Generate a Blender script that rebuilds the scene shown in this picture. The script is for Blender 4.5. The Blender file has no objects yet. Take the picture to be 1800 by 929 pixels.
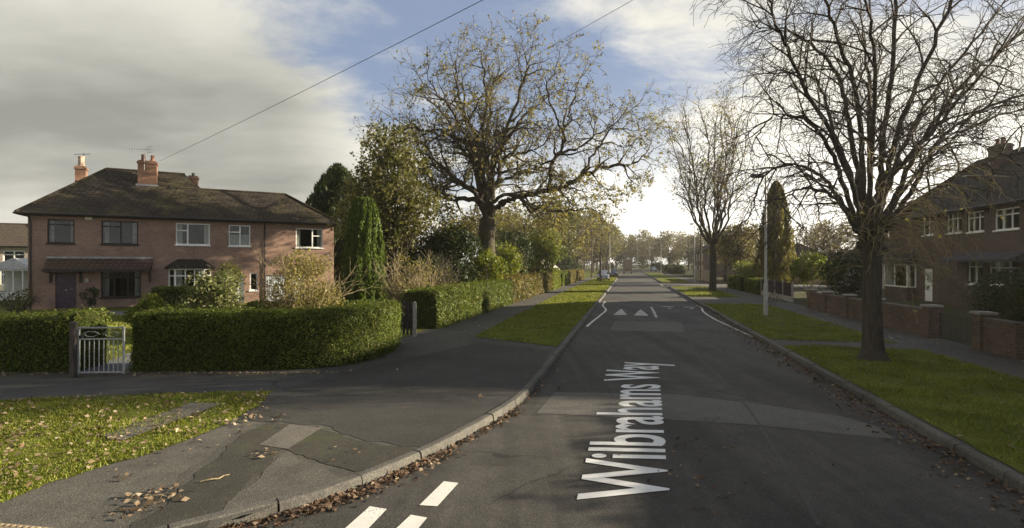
import bpy, bmesh, math, random
import numpy as np
from mathutils import Vector, Matrix
from mathutils.geometry import tessellate_polygon

SC = bpy.context.scene
COL = SC.collection
R = math.radians
PI = math.pi

# ------------------------------------------------------------------ camera
CAMZ = 2.5
cam_d = bpy.data.cameras.new("camera")
cam_d.sensor_width = 36.0
cam_d.lens = 18.0
cam_d.clip_start = 0.05
cam_d.clip_end = 3000.0
cam = bpy.data.objects.new("camera", cam_d)
COL.objects.link(cam)
cam.location = (0, 0, CAMZ)
cam.rotation_euler = (R(90), 0, 0)
SC.camera = cam

# ------------------------------------------------------------------ sun, sky, exposure
SUN_AZ, SUN_EL = R(80), R(16)
SUN_DIR = Vector((math.cos(SUN_EL) * math.sin(SUN_AZ), math.cos(SUN_EL) * math.cos(SUN_AZ), math.sin(SUN_EL)))
sun_d = bpy.data.lights.new("sun", 'SUN')
sun_d.energy = 5.0
sun_d.angle = R(0.6)
sun_d.color = (1.0, 0.86, 0.64)
sun = bpy.data.objects.new("sun", sun_d)
COL.objects.link(sun)
sun.rotation_euler = SUN_DIR.to_track_quat('Z', 'Y').to_euler()
SC.view_settings.view_transform = 'Standard'
SC.view_settings.look = 'None'
SC.view_settings.gamma = 1.0
SC.view_settings.use_curve_mapping = False
SC.view_settings.exposure = 1.55

world = bpy.data.worlds.new("World")
SC.world = world
world.use_nodes = True


class NT:
    """small node-tree helper"""
    def __init__(self, tree):
        self.t = tree
        self.n = tree.nodes
        self.l = tree.links

    def node(self, typ, **kw):
        n = self.n.new(typ)
        for k, v in kw.items():
            if k.startswith('i_'):
                key = k[2:]
                key = int(key) if key.isdigit() else key.replace('_', ' ')
                s = n.inputs[key]
                if hasattr(v, 'links') or isinstance(v, bpy.types.NodeSocket):
                    self.l.new(v, s)
                else:
                    s.default_value = v
            else:
                setattr(n, k, v)
        return n

    def math(self, op, a, b=0.0, c=0.0, clamp=False):
        n = self.n.new('ShaderNodeMath')
        n.operation = op
        n.use_clamp = clamp
        for i, v in enumerate((a, b, c)):
            if isinstance(v, bpy.types.NodeSocket):
                self.l.new(v, n.inputs[i])
            else:
                n.inputs[i].default_value = v
        return n.outputs[0]

    def ramp(self, fac, stops, interp='LINEAR'):
        n = self.n.new('ShaderNodeValToRGB')
        n.color_ramp.interpolation = interp
        e = n.color_ramp.elements
        while len(e) < len(stops):
            e.new(0.5)
        for el, (p, c) in zip(e, stops):
            el.position = p
            el.color = (c, c, c, 1) if isinstance(c, (int, float)) else (*c, 1)
        self.l.new(fac, n.inputs[0])
        return n.outputs[0]

    def mix(self, fac, a, b, blend='MIX'):
        n = self.n.new('ShaderNodeMix')
        n.data_type = 'RGBA'
        n.blend_type = blend
        for s, v in ((n.inputs[0], fac), (n.inputs[6], a), (n.inputs[7], b)):
            if isinstance(v, bpy.types.NodeSocket):
                self.l.new(v, s)
            elif isinstance(v, (int, float)):
                s.default_value = v
            else:
                s.default_value = (*v, 1)
        return n.outputs[2]

    def noise(self, vec, scale, detail=4, rough=0.55, dist=0.0):
        n = self.n.new('ShaderNodeTexNoise')
        n.inputs['Scale'].default_value = scale
        n.inputs['Detail'].default_value = detail
        n.inputs['Roughness'].default_value = rough
        n.inputs['Distortion'].default_value = dist
        if vec is not None:
            self.l.new(vec, n.inputs['Vector'])
        return n.outputs[0]

    def smooth(self, x, lo, hi, a=0.0, b=1.0):
        n = self.n.new('ShaderNodeMapRange')
        n.interpolation_type = 'SMOOTHSTEP'
        self.l.new(x, n.inputs[0])
        n.inputs[1].default_value = lo
        n.inputs[2].default_value = hi
        n.inputs[3].default_value = a
        n.inputs[4].default_value = b
        return n.outputs[0]


def build_sky():
    t = NT(world.node_tree)
    t.n.clear()
    out = t.node('ShaderNodeOutputWorld')
    bg = t.node('ShaderNodeBackground')
    bg.inputs['Strength'].default_value = SKY_STRENGTH
    t.l.new(bg.outputs[0], out.inputs[0])
    sky = t.node('ShaderNodeTexSky', sky_type='NISHITA')
    sky.sun_disc = False
    sky.sun_elevation = SUN_EL
    sky.sun_rotation = SUN_AZ
    sky.air_density = 1.0
    sky.dust_density = 2.0
    sky.ozone_density = 1.5
    tc = t.node('ShaderNodeTexCoord')
    sep = t.node('ShaderNodeSeparateXYZ', i_0=tc.outputs['Generated'])
    x, y, z = sep.outputs
    el = t.math('ARCSINE', z)                       # elevation, radians
    az = t.math('ARCTAN2', x, y)                    # azimuth from the street's view, radians
    # flat cloud layer: project the direction on a plane high above
    inv = t.math('DIVIDE', 1.0, t.math('ADD', t.math('MAXIMUM', z, 0.0), 0.16))
    comb = t.node('ShaderNodeCombineXYZ', i_0=t.math('MULTIPLY', x, inv), i_1=t.math('MULTIPLY', y, inv), i_2=0.0)
    mp = t.node('ShaderNodeMapping', i_Vector=comb.outputs[0])
    mp.inputs['Location'].default_value = (1.3, 0.4, 2.0)
    mp.inputs['Rotation'].default_value = (0, 0, R(-18))
    mp.inputs['Scale'].default_value = (0.75, 1.25, 1)
    big = t.noise(mp.outputs[0], 1.1, 3, 0.5, 0.15)
    fine = t.noise(mp.outputs[0], 3.4, 8, 0.62, 0.25)
    shape = t.math('ADD', t.math('MULTIPLY', big, 0.45), t.math('MULTIPLY', fine, 0.55))
    # how much cloud lies in each direction (azimuth -60..60 deg) and height
    azn = t.math('ADD', t.math('DIVIDE', az, R(150)), 0.5)
    elt = t.math('MULTIPLY', el, 0.30)              # the bank leans: its edge runs lower towards the street
    azs = t.math('ADD', azn, elt)
    def pos(d):
        return d / 150 + 0.5
    bias = t.ramp(azs, [(0.0, 0.6), (pos(-24), 0.55), (pos(-11), 0.24), (pos(0), -0.0 + 0.02), (pos(5), 0.04),
                        (pos(14), 0.0), (pos(26), 0.03), (pos(34), 0.2), (pos(46), 0.24), (pos(62), 0.1), (1.0, -0.1)])
    low = t.smooth(el, R(22), R(5), 0.0, 0.22)
    cov = t.math('ADD', t.math('ADD', shape, bias), t.math('MULTIPLY', low, 0.8))
    high = t.smooth(el, R(29), R(42))              # overhead the sky opens up to clear blue
    cov = t.math('SUBTRACT', cov, t.math('MULTIPLY', high, 0.16))
    mask = t.smooth(cov, 0.52, 0.80)
    # cloud tone: pale tops, grey undersides low in the bank
    soft = t.math('ADD', t.math('MULTIPLY', t.noise(mp.outputs[0], 0.9, 3, 0.45, 0.2), 0.7), t.math('MULTIPLY', fine, 0.3))
    grey_band = t.math('MULTIPLY', t.smooth(el, R(30), R(13)), t.smooth(azn, pos(-8), pos(-26)))
    lowpale = t.smooth(el, R(9), R(2))
    g = t.math('ADD', t.math('MULTIPLY', grey_band, 0.75), t.math('MULTIPLY', t.math('SUBTRACT', 0.5, soft), 1.3))
    g = t.math('SUBTRACT', g, t.math('MULTIPLY', lowpale, 0.35), clamp=False)
    tone = t.ramp(g, [(0.0, CLOUD_WHITE), (0.35, CLOUD_MID), (0.85, CLOUD_GREY)])
    away = t.smooth(t.math('ABSOLUTE', az), R(62), R(105), 1.0, 0.7)    # clouds out of view darkened by hand, so window panes reflect less
    tone = t.mix(1.0, tone, t.node('ShaderNodeCombineColor', i_0=away, i_1=away, i_2=away).outputs[0], 'MULTIPLY')
    # glare round the low sun beyond the tree-lined street: brighter towards the sun's side
    glow = t.math('MULTIPLY', t.smooth(el, R(20), R(1)), t.smooth(azn, pos(-14), pos(14)))
    glowc = t.mix(glow, tone, CLOUD_GLOW)
    m2 = t.math('MAXIMUM', mask, t.math('MULTIPLY', glow, 0.93))
    lightsky = t.mix(t.math('MULTIPLY', t.smooth(el, R(40), R(26)), 0.55), sky.outputs[0], SKY_TINT)
    final = t.mix(m2, lightsky, glowc)
    t.l.new(final, bg.inputs['Color'])


SKY_STRENGTH = 0.052
CLOUD_WHITE = (6.6, 6.35, 5.6)
CLOUD_MID = (5.0, 4.9, 4.35)
CLOUD_GREY = (2.25, 2.27, 2.02)
CLOUD_GLOW = (11.0, 10.7, 9.9)
SKY_TINT = (2.3, 2.8, 4.1)
build_sky()

# ------------------------------------------------------------------ frames of reference
A_ST = math.atan(0.228)
DX, DY = math.sin(A_ST), math.cos(A_ST)
ROAD_W = 6.03


def st(s, t, z=0.0):
    """street coordinates: s metres along, t metres across from the kerb by the hedges"""
    return (-1.88 + s * DX + t * DY, s * DY - t * DX, z)


def to_st(x, y):
    x += 1.88
    return x * DX + y * DY, x * DY - y * DX


def gp(px, py, h=0.0):
    """a survey point of the photograph brought down to the ground at height h"""
    y = (CAMZ - h) * 900.0 / (py - 464.5)
    return ((px - 900.0) / 900.0 * y, y, h)


def at(px, py, y):
    return ((px - 900.0) / 900.0 * y, y, CAMZ - (py - 464.5) / 900.0 * y)


def hump(s):
    def sm(a, b, v):
        q = min(1, max(0, (v - a) / (b - a)))
        return q * q * (3 - 2 * q)
    return 0.085 * (sm(24.0, 27.6, s) - sm(30.0, 33.6, s))


PAVE = 0.10
rng = np.random.default_rng(7)
random.seed(11)

# ------------------------------------------------------------------ object helpers


def link(o, parent=None):
    COL.objects.link(o)
    if parent is not None:
        o.parent = parent
    return o


def tag(o, label=None, cat=None, group=None, kind=None):
    if label:
        o['label'] = label
    if cat:
        o['category'] = cat
    if group:
        o['group'] = group
    if kind:
        o['kind'] = kind
    return o


def thing(name, label, cat, loc=(0, 0, 0), rotz=0.0, group=None):
    o = bpy.data.objects.new(name, None)
    o.empty_display_size = 0.3
    COL.objects.link(o)
    o.location = loc
    o.rotation_euler = (0, 0, rotz)
    return tag(o, label, cat, group)


def mesh_obj(name, V, F, mat, parent=None, smooth=False):
    me = bpy.data.meshes.new(name)
    me.from_pydata([tuple(v) for v in V], [], F)
    me.update()
    if smooth:
        me.polygons.foreach_set('use_smooth', [True] * len(me.polygons))
    if mat is not None:
        me.materials.append(mat)
    return link(bpy.data.objects.new(name, me), parent)


def mesh_np(name, V, F, mat, parent=None, smooth=False):
    V = np.asarray(V, dtype=np.float32).reshape(-1, 3)
    F = np.asarray(F, dtype=np.int32)
    k = F.shape[1]
    me = bpy.data.meshes.new(name)
    me.vertices.add(len(V))
    me.vertices.foreach_set('co', V.ravel())
    me.loops.add(F.size)
    me.loops.foreach_set('vertex_index', F.ravel())
    me.polygons.add(len(F))
    me.polygons.foreach_set('loop_start', np.arange(0, F.size, k, dtype=np.int32))
    if smooth:
        me.polygons.foreach_set('use_smooth', np.ones(len(F), dtype=bool))
    me.update(calc_edges=True)
    if mat is not None:
        me.materials.append(mat)
    return link(bpy.data.objects.new(name, me), parent)


class MB:
    """collects boxes, prisms, tubes into ONE mesh object"""
    def __init__(self):
        self.V, self.F = [], []

    def add(self, V, F):
        o = len(self.V)
        self.V += [tuple(v) for v in V]
        self.F += [tuple(i + o for i in f) for f in F]
        return self

    def box(self, x0, x1, y0, y1, z0, z1):
        return self.add([(x0, y0, z0), (x1, y0, z0), (x1, y1, z0), (x0, y1, z0),
                         (x0, y0, z1), (x1, y0, z1), (x1, y1, z1), (x0, y1, z1)],
                        [(0, 3, 2, 1), (4, 5, 6, 7), (0, 1, 5, 4), (1, 2, 6, 5), (2, 3, 7, 6), (3, 0, 4, 7)])

    def bbox(self, x0, x1, y0, y1, z0, z1, b=0.01):
        """box with bevelled edges"""
        bm = bmesh.new()
        bmesh.ops.create_cube(bm, size=1.0)
        for v in bm.verts:
            v.co.x = x0 + (v.co.x + .5) * (x1 - x0)
            v.co.y = y0 + (v.co.y + .5) * (y1 - y0)
            v.co.z = z0 + (v.co.z + .5) * (z1 - z0)
        bmesh.ops.bevel(bm, geom=bm.edges[:], offset=b, segments=2, affect='EDGES')
        bm.verts.index_update()
        self.add([v.co.copy() for v in bm.verts], [[v.index for v in f.verts] for f in bm.faces])
        bm.free()
        return self

    def quad(self, a, b, c, d):
        return self.add([a, b, c, d], [(0, 1, 2, 3)])

    def poly(self, pts):
        return self.add(pts, [tuple(range(len(pts)))])

    def tube(self, pts, rad, n=8, caps=True):
        pts = [Vector(p) for p in pts]
        if isinstance(rad, (int, float)):
            rad = [rad] * len(pts)
        V, F = [], []
        for i, p in enumerate(pts):
            a = pts[max(0, i - 1)]
            b = pts[min(len(pts) - 1, i + 1)]
            d = (b - a).normalized()
            ref = Vector((0, 0, 1)) if abs(d.z) < .9 else Vector((1, 0, 0))
            u = d.cross(ref).normalized()
            w = d.cross(u)
            for k in range(n):
                q = 2 * PI * k / n
                V.append(p + (u * math.cos(q) + w * math.sin(q)) * rad[i])
        for i in range(len(pts) - 1):
            for k in range(n):
                F.append((i * n + k, i * n + (k + 1) % n, (i + 1) * n + (k + 1) % n, (i + 1) * n + k))
        if caps:
            F.append(tuple(range(n - 1, -1, -1)))
            F.append(tuple(range((len(pts) - 1) * n, len(pts) * n)))
        return self.add(V, F)

    def prism(self, poly2, h0, h1, axis='z'):
        """extrude a 2-D polygon; axis is the extrusion axis"""
        def p3(a, b, h):
            return {'z': (a, b, h), 'y': (a, h, b), 'x': (h, a, b)}[axis]
        n = len(poly2)
        V = [p3(a, b, h0) for a, b in poly2] + [p3(a, b, h1) for a, b in poly2]
        F = [tuple(range(n - 1, -1, -1)), tuple(range(n, 2 * n))]
        F += [(i, (i + 1) % n, n + (i + 1) % n, n + i) for i in range(n)]
        return self.add(V, F)

    def build(self, name, mat, parent=None, smooth=False):
        return mesh_obj(name, self.V, self.F, mat, parent, smooth)


# ------------------------------------------------------------------ materials
MATS = {}


def new_mat(name):
    m = bpy.data.materials.new(name)
    m.use_nodes = True
    t = NT(m.node_tree)
    t.n.clear()
    out = t.node('ShaderNodeOutputMaterial')
    return m, t, out


def bsdf(t, out, col, rough=0.8, spec=0.3, metal=0.0, bump=None, bstr=0.3, bdist=0.02):
    p = t.node('ShaderNodeBsdfPrincipled')
    if isinstance(col, bpy.types.NodeSocket):
        t.l.new(col, p.inputs['Base Color'])
    else:
        p.inputs['Base Color'].default_value = (*col, 1)
    if isinstance(rough, bpy.types.NodeSocket):
        t.l.new(rough, p.inputs['Roughness'])
    else:
        p.inputs['Roughness'].default_value = rough
    p.inputs['Specular IOR Level'].default_value = spec
    p.inputs['Metallic'].default_value = metal
    if bump is not None:
        b = t.node('ShaderNodeBump')
        b.inputs['Strength'].default_value = bstr
        b.inputs['Distance'].default_value = bdist
        t.l.new(bump, b.inputs['Height'])
        t.l.new(b.outputs[0], p.inputs['Normal'])
    t.l.new(p.outputs[0], out.inputs['Surface'])
    return p


def m_plain(name, col, rough=0.6, spec=0.3, metal=0.0, var=0.25, scale=6.0, bstr=0.08):
    m, t, out = new_mat(name)
    tc = t.node('ShaderNodeTexCoord').outputs['Object']
    n = t.noise(tc, scale, 6, 0.6)
    c = t.mix(t.smooth(n, 0.3, 0.7), tuple(v * (1 - var) for v in col), tuple(min(1, v * (1 + var)) for v in col))
    bsdf(t, out, c, rough, spec, metal, n, bstr)
    return m


def m_asphalt(name, dark, pale, moss=None, spots=1.0, lanes=0.0):
    m, t, out = new_mat(name)
    tc = t.node('ShaderNodeTexCoord').outputs['Object']
    n1 = t.noise(tc, 0.35, 5, 0.6, 0.4)
    n2 = t.noise(tc, 3.0, 6, 0.65)
    n3 = t.noise(tc, 70.0, 2, 0.6)
    vo = t.node('ShaderNodeTexVoronoi', i_Vector=tc, i_Scale=95.0)
    f = t.math('ADD', t.math('MULTIPLY', n1, 0.6), t.math('MULTIPLY', n2, 0.4))
    c = t.mix(t.smooth(f, 0.36, 0.64), dark, pale)
    sp = t.ramp(vo.outputs['Color'], [(0.0, 0.45), (0.6, 0.95), (1.0, 2.0)])
    c = t.mix(0.75 * spots, c, t.mix(1.0, c, sp, 'MULTIPLY'))
    if lanes:
        mp = t.node('ShaderNodeMapping', i_Vector=tc)
        mp.inputs['Rotation'].default_value = (0, 0, math.atan(0.228))
        mp.inputs['Scale'].default_value = (1.1, 0.035, 1)
        ln = t.noise(mp.outputs[0], 1.6, 4, 0.6, 0.1)
        c = t.mix(lanes, c, t.mix(1.0, c, t.ramp(ln, [(0.3, 0.55), (0.7, 1.5)]), 'MULTIPLY'))
    wv = t.node('ShaderNodeVectorMath', operation='MULTIPLY_ADD')
    nz = t.node('ShaderNodeTexNoise', i_Vector=tc, i_Scale=1.6, i_Detail=5.0)
    t.l.new(nz.outputs['Color'], wv.inputs[0])
    wv.inputs[1].default_value = (0.7, 0.7, 0)
    t.l.new(tc, wv.inputs[2])
    ce = t.node('ShaderNodeTexVoronoi', feature='DISTANCE_TO_EDGE', i_Vector=wv.outputs[0], i_Scale=0.55)
    crack = t.math('MULTIPLY', t.smooth(ce.outputs['Distance'], 0.012, 0.002), t.smooth(t.noise(tc, 0.28, 2, 0.5), 0.5, 0.58))
    c = t.mix(t.math('MULTIPLY', crack, 0.75), c, (0.012, 0.011, 0.01))
    if moss:
        mm = t.math('MULTIPLY', t.smooth(n2, 0.52, 0.66), t.smooth(n1, 0.45, 0.6))
        c = t.mix(t.math('MULTIPLY', mm, 0.7), c, moss)
    stain = t.smooth(t.noise(tc, 1.1, 3, 0.5, 1.0), 0.63, 0.72)
    c = t.mix(t.math('MULTIPLY', stain, 0.35), c, tuple(v * 0.55 for v in dark))
    h = t.math('ADD', t.math('MULTIPLY', vo.outputs['Distance'], 0.7), t.math('MULTIPLY', n3, 0.5))
    bsdf(t, out, c, 0.82, 0.35, 0, h, 0.45, 0.008)
    return m


def m_brick(name, c1, c2, mortar, scale=1.0, dirt=0.35):
    m, t, out = new_mat(name)
    tc = t.node('ShaderNodeTexCoord').outputs['Object']
    s = t.node('ShaderNodeSeparateXYZ', i_0=tc)
    u = t.math('ADD', s.outputs[0], s.outputs[1])
    v = t.node('ShaderNodeCombineXYZ', i_0=u, i_1=s.outputs[2], i_2=0.0).outputs[0]
    b = t.node('ShaderNodeTexBrick', i_Vector=v)
    b.inputs['Scale'].default_value = 4.44 * scale
    b.inputs['Mortar Size'].default_value = 0.022
    b.inputs['Brick Width'].default_value = 1.0
    b.inputs['Row Height'].default_value = 0.333
    b.inputs['Color1'].default_value = (*c1, 1)
    b.inputs['Color2'].default_value = (*c2, 1)
    b.inputs['Mortar'].default_value = (*mortar, 1)
    n = t.noise(tc, 0.9, 5, 0.6, 0.3)
    c = t.mix(t.math('MULTIPLY', t.smooth(n, 0.4, 0.7), dirt), b.outputs[0], tuple(x * 0.45 for x in c1))
    n2 = t.noise(tc, 14, 4, 0.6)
    c = t.mix(0.5, c, t.mix(1.0, c, t.ramp(n2, [(0.3, 0.6), (0.7, 1.4)]), 'MULTIPLY'))
    bsdf(t, out, c, 0.9, 0.15, 0, t.math('MULTIPLY', b.outputs['Fac'], -1.0), 0.4, 0.01)
    return m


def m_tiles(name, c1, c2, moss, mossamt=0.7):
    m, t, out = new_mat(name)
    tc = t.node('ShaderNodeTexCoord').outputs['Object']
    s = t.node('ShaderNodeSeparateXYZ', i_0=tc)
    u = t.math('ADD', s.outputs[0], t.math('MULTIPLY', s.outputs[1], 0.35))
    v = t.node('ShaderNodeCombineXYZ', i_0=u, i_1=t.math('MULTIPLY', s.outputs[2], 1.8), i_2=0.0).outputs[0]
    b = t.node('ShaderNodeTexBrick', i_Vector=v)
    b.inputs['Scale'].default_value = 3.0
    b.inputs['Mortar Size'].default_value = 0.06
    b.inputs['Brick Width'].default_value = 0.8
    b.inputs['Row Height'].default_value = 0.85
    b.inputs['Color1'].default_value = (*c1, 1)
    b.inputs['Color2'].default_value = (*c2, 1)
    b.inputs['Mortar'].default_value = (*[x * 0.4 for x in c1], 1)
    n = t.noise(tc, 0.55, 6, 0.65, 0.6)
    n2 = t.noise(tc, 6, 5, 0.6)
    mm = t.math('MULTIPLY', t.smooth(n, 0.42, 0.62), t.smooth(n2, 0.35, 0.6))
    c = t.mix(t.math('MULTIPLY', mm, mossamt), b.outputs[0], moss)
    tone = t.ramp(t.noise(tc, 26, 3, 0.6), [(0.3, 0.6), (0.7, 1.45)])
    c = t.mix(0.7, c, t.mix(1.0, c, tone, 'MULTIPLY'))
    bsdf(t, out, c, 0.88, 0.2, 0, b.outputs['Fac'], 1.0, -0.05)
    return m


def m_leaf(name, cols, trans=0.35, rough=0.55, spec=0.25):
    m, t, out = new_mat(name)
    g = t.node('ShaderNodeNewGeometry')
    k = len(cols)
    c = t.ramp(g.outputs['Random Per Island'], [(i / max(1, k - 1), col) for i, col in enumerate(cols)])
    tc = t.node('ShaderNodeTexCoord').outputs['Object']
    n = t.noise(tc, 1.3, 3, 0.5)
    c = t.mix(0.6, c, t.mix(1.0, c, t.ramp(n, [(0.3, 0.55), (0.7, 1.4)]), 'MULTIPLY'))
    p = t.node('ShaderNodeBsdfPrincipled')
    t.l.new(c, p.inputs['Base Color'])
    p.inputs['Roughness'].default_value = rough
    p.inputs['Specular IOR Level'].default_value = spec
    tr = t.node('ShaderNodeBsdfTranslucent')
    t.l.new(t.mix(1.0, c, (1.4, 1.42, 0.9), 'MULTIPLY'), tr.inputs[0])
    mx = t.node('ShaderNodeMixShader', i_0=trans)
    t.l.new(p.outputs[0], mx.inputs[1])
    t.l.new(tr.outputs[0], mx.inputs[2])
    t.l.new(mx.outputs[0], out.inputs['Surface'])
    return m


def m_bark(name, dark, pale, moss=None, mossamt=0.5):
    m, t, out = new_mat(name)
    tc = t.node('ShaderNodeTexCoord').outputs['Object']
    mp = t.node('ShaderNodeMapping', i_Vector=tc)
    mp.inputs['Scale'].default_value = (9, 9, 1.6)
    n = t.noise(mp.outputs[0], 2.2, 6, 0.65, 0.5)
    c = t.mix(t.smooth(n, 0.35, 0.7), dark, pale)
    if moss:
        n2 = t.noise(tc, 1.6, 5, 0.6)
        c = t.mix(t.math('MULTIPLY', t.smooth(n2, 0.45, 0.65), mossamt), c, moss)
    bsdf(t, out, c, 0.92, 0.15, 0, n, 0.8, 0.03)
    return m


def m_glass(name, tint=(0.7, 0.74, 0.72), op=0.35):
    m, t, out = new_mat(name)
    lw = t.node('ShaderNodeFresnel', i_IOR=1.5)
    gl = t.node('ShaderNodeBsdfGlossy')
    gl.inputs['Roughness'].default_value = 0.02
    gl.inputs['Color'].default_value = (0.9, 0.95, 1, 1)
    tr = t.node('ShaderNodeBsdfTransparent')
    tr.inputs[0].default_value = (*tint, 1)
    f = t.math('ADD', t.math('MULTIPLY', lw.outputs[0], 0.5), 0.01, clamp=True)
    mx = t.node('ShaderNodeMixShader', i_0=f)
    t.l.new(tr.outputs[0], mx.inputs[1])
    t.l.new(gl.outputs[0], mx.inputs[2])
    t.l.new(mx.outputs[0], out.inputs['Surface'])
    return m


def m_ground(name, c1, c2, c3, scale=2.0):
    m, t, out = new_mat(name)
    tc = t.node('ShaderNodeTexCoord').outputs['Object']
    n1 = t.noise(tc, 0.45 * scale, 5, 0.6, 0.3)
    n2 = t.noise(tc, 2.2 * scale, 8, 0.75)
    c = t.mix(t.smooth(n1, 0.38, 0.62), c1, c2)
    c = t.mix(t.math('MULTIPLY', t.smooth(n2, 0.5, 0.68), 0.7), c, c3)
    bsdf(t, out, c, 0.95, 0.1, 0, n2, 0.8, 0.04)
    return m


ASPHALT = m_asphalt('asphalt', (0.037, 0.0345, 0.031), (0.066, 0.062, 0.055), lanes=0.75)
ASPHALT_PATCH = m_asphalt('asphalt_repair', (0.085, 0.081, 0.073), (0.12, 0.114, 0.10))
PAVING = m_asphalt('footway_asphalt', (0.052, 0.049, 0.043), (0.09, 0.085, 0.073), (0.05, 0.06, 0.02))
PAVING_DARK = m_asphalt('footway_dark_asphalt', (0.035, 0.033, 0.030), (0.054, 0.051, 0.046))
PAVING_PALE = m_asphalt('footway_pale_asphalt', (0.068, 0.065, 0.056), (0.11, 0.104, 0.088))
MOSSY = m_asphalt('mossy_asphalt', (0.036, 0.034, 0.027), (0.058, 0.054, 0.041), (0.05, 0.06, 0.015))
KERBSTONE = m_asphalt('kerb_concrete', (0.07, 0.067, 0.06), (0.135, 0.128, 0.112), (0.05, 0.05, 0.025))
SLAB = m_asphalt('concrete_slab', (0.085, 0.078, 0.068), (0.14, 0.128, 0.11))


def m_paint(name, col, wear):
    m, t, out = new_mat(name)
    tc = t.node('ShaderNodeTexCoord').outputs['Object']
    n = t.noise(tc, 38, 6, 0.75)
    n2 = t.noise(tc, 2.2, 5, 0.65)
    w = t.smooth(t.math('ADD', t.math('MULTIPLY', n, 0.6), t.math('MULTIPLY', n2, 0.4)), 0.62 - wear * .3, 0.70 - wear * .3)
    c = t.mix(t.smooth(n2, .35, .65), tuple(v * .84 for v in col), col)
    c = t.mix(t.math('MULTIPLY', w, 0.85), c, (0.06, 0.058, 0.055))
    bsdf(t, out, c, 0.75, 0.25, 0, n, 0.3, 0.004)
    return m


PAINT = m_paint('road_paint', (0.68, 0.67, 0.63), 0.22)
PAINT_WORN = m_paint('worn_road_paint', (0.5, 0.5, 0.47), 0.42)
TURF = m_ground('turf', (0.075, 0.1, 0.012), (0.115, 0.13, 0.02), (0.075, 0.058, 0.034))
SOIL = m_ground('garden_soil', (0.05, 0.06, 0.02), (0.06, 0.052, 0.03), (0.04, 0.03, 0.02))
FIELD = m_ground('field', (0.05, 0.06, 0.02), (0.065, 0.07, 0.025), (0.05, 0.045, 0.02), 0.3)
GRASS_M = m_leaf('grass_blades', [(0.10, 0.13, 0.012), (0.15, 0.18, 0.018), (0.195, 0.21, 0.028), (0.22, 0.2, 0.075)], 0.3)
LITTER = m_leaf('dead_leaf', [(0.055, 0.034, 0.022), (0.11, 0.07, 0.045), (0.19, 0.13, 0.085), (0.09, 0.05, 0.03), (0.30, 0.235, 0.165)], 0.15, 0.8)
PRIVET = m_leaf('privet_leaf', [(0.034, 0.058, 0.006), (0.062, 0.095, 0.009), (0.088, 0.122, 0.013), (0.125, 0.148, 0.02), (0.12, 0.10, 0.04)], 0.28)
PRIVET_CORE = m_ground('privet_inner_shade', (0.02, 0.028, 0.006), (0.03, 0.036, 0.009), (0.03, 0.022, 0.012), 3)  # dark colour stands in for the shade inside the hedges
BEECH = m_leaf('hedge_autumn_leaf', [(0.06, 0.075, 0.015), (0.13, 0.1, 0.03), (0.17, 0.12, 0.045), (0.09, 0.1, 0.02)], 0.35)
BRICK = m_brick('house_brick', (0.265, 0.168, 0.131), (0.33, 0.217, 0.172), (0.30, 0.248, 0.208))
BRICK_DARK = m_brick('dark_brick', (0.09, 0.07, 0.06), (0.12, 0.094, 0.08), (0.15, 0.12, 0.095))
BRICK_WALL = m_brick('garden_brick', (0.105, 0.074, 0.06), (0.14, 0.10, 0.08), (0.17, 0.14, 0.11))
TILES = m_tiles('roof_tiles', (0.034, 0.027, 0.022), (0.05, 0.04, 0.031), (0.075, 0.066, 0.028), 0.7)
TILES_DARK = m_tiles('dark_roof_tiles', (0.03, 0.028, 0.026), (0.045, 0.04, 0.036), (0.05, 0.05, 0.025), 0.5)
WHITE = m_plain('white_paint', (0.8, 0.8, 0.78), 0.45, 0.4, var=0.06)
DARKFRAME = m_plain('dark_stained_frame', (0.035, 0.026, 0.022), 0.6, 0.3)
GLASS = m_glass('window_glass')
CURTAIN = m_plain('net_curtain', (0.6, 0.58, 0.52), 0.9, 0.1, var=0.15, scale=3)
ROOM = m_plain('room_interior', (0.06, 0.05, 0.045), 0.9, 0.1)
PURPLE = m_plain('purple_door_paint', (0.065, 0.04, 0.06), 0.5, 0.4)
GUTTER_M = m_plain('black_gutter', (0.02, 0.018, 0.018), 0.45, 0.4)
LEAD = m_plain('grey_lead', (0.3, 0.3, 0.31), 0.6, 0.4)
STEEL = m_plain('galvanised_steel', (0.42, 0.42, 0.41), 0.55, 0.4, 0.2, var=0.12)
WOODPOLE = m_bark('pole_wood', (0.07, 0.05, 0.035), (0.14, 0.105, 0.075))
GREYWOOD = m_bark('weathered_wood', (0.06, 0.052, 0.045), (0.12, 0.105, 0.09))
FENCE_DARK = m_bark('dark_fence_wood', (0.03, 0.024, 0.028), (0.05, 0.042, 0.046))
CONCRETE = m_plain('pale_concrete', (0.3, 0.29, 0.27), 0.85, 0.2, var=0.2)
IRON = m_plain('dark_iron', (0.02, 0.02, 0.022), 0.5, 0.4)
RUBBER = m_plain('tyre_rubber', (0.015, 0.015, 0.015), 0.85, 0.2)
BARK_OAK = m_bark('oak_bark', (0.036, 0.03, 0.024), (0.095, 0.08, 0.058), (0.075, 0.08, 0.03), 0.45)
BARK_DARK = m_bark('dark_bark', (0.04, 0.035, 0.033), (0.09, 0.078, 0.068), (0.05, 0.055, 0.025), 0.4)
BARK_TWIG = m_bark('twig_bark', (0.05, 0.043, 0.038), (0.10, 0.085, 0.068))
BARK_PALE = m_bark('pale_shoot_bark', (0.2, 0.165, 0.095), (0.36, 0.3, 0.18))
OAKLEAF = m_leaf('oak_leaf', [(0.11, 0.098, 0.03), (0.18, 0.155, 0.06), (0.25, 0.215, 0.095), (0.12, 0.118, 0.04)], 0.45)
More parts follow.
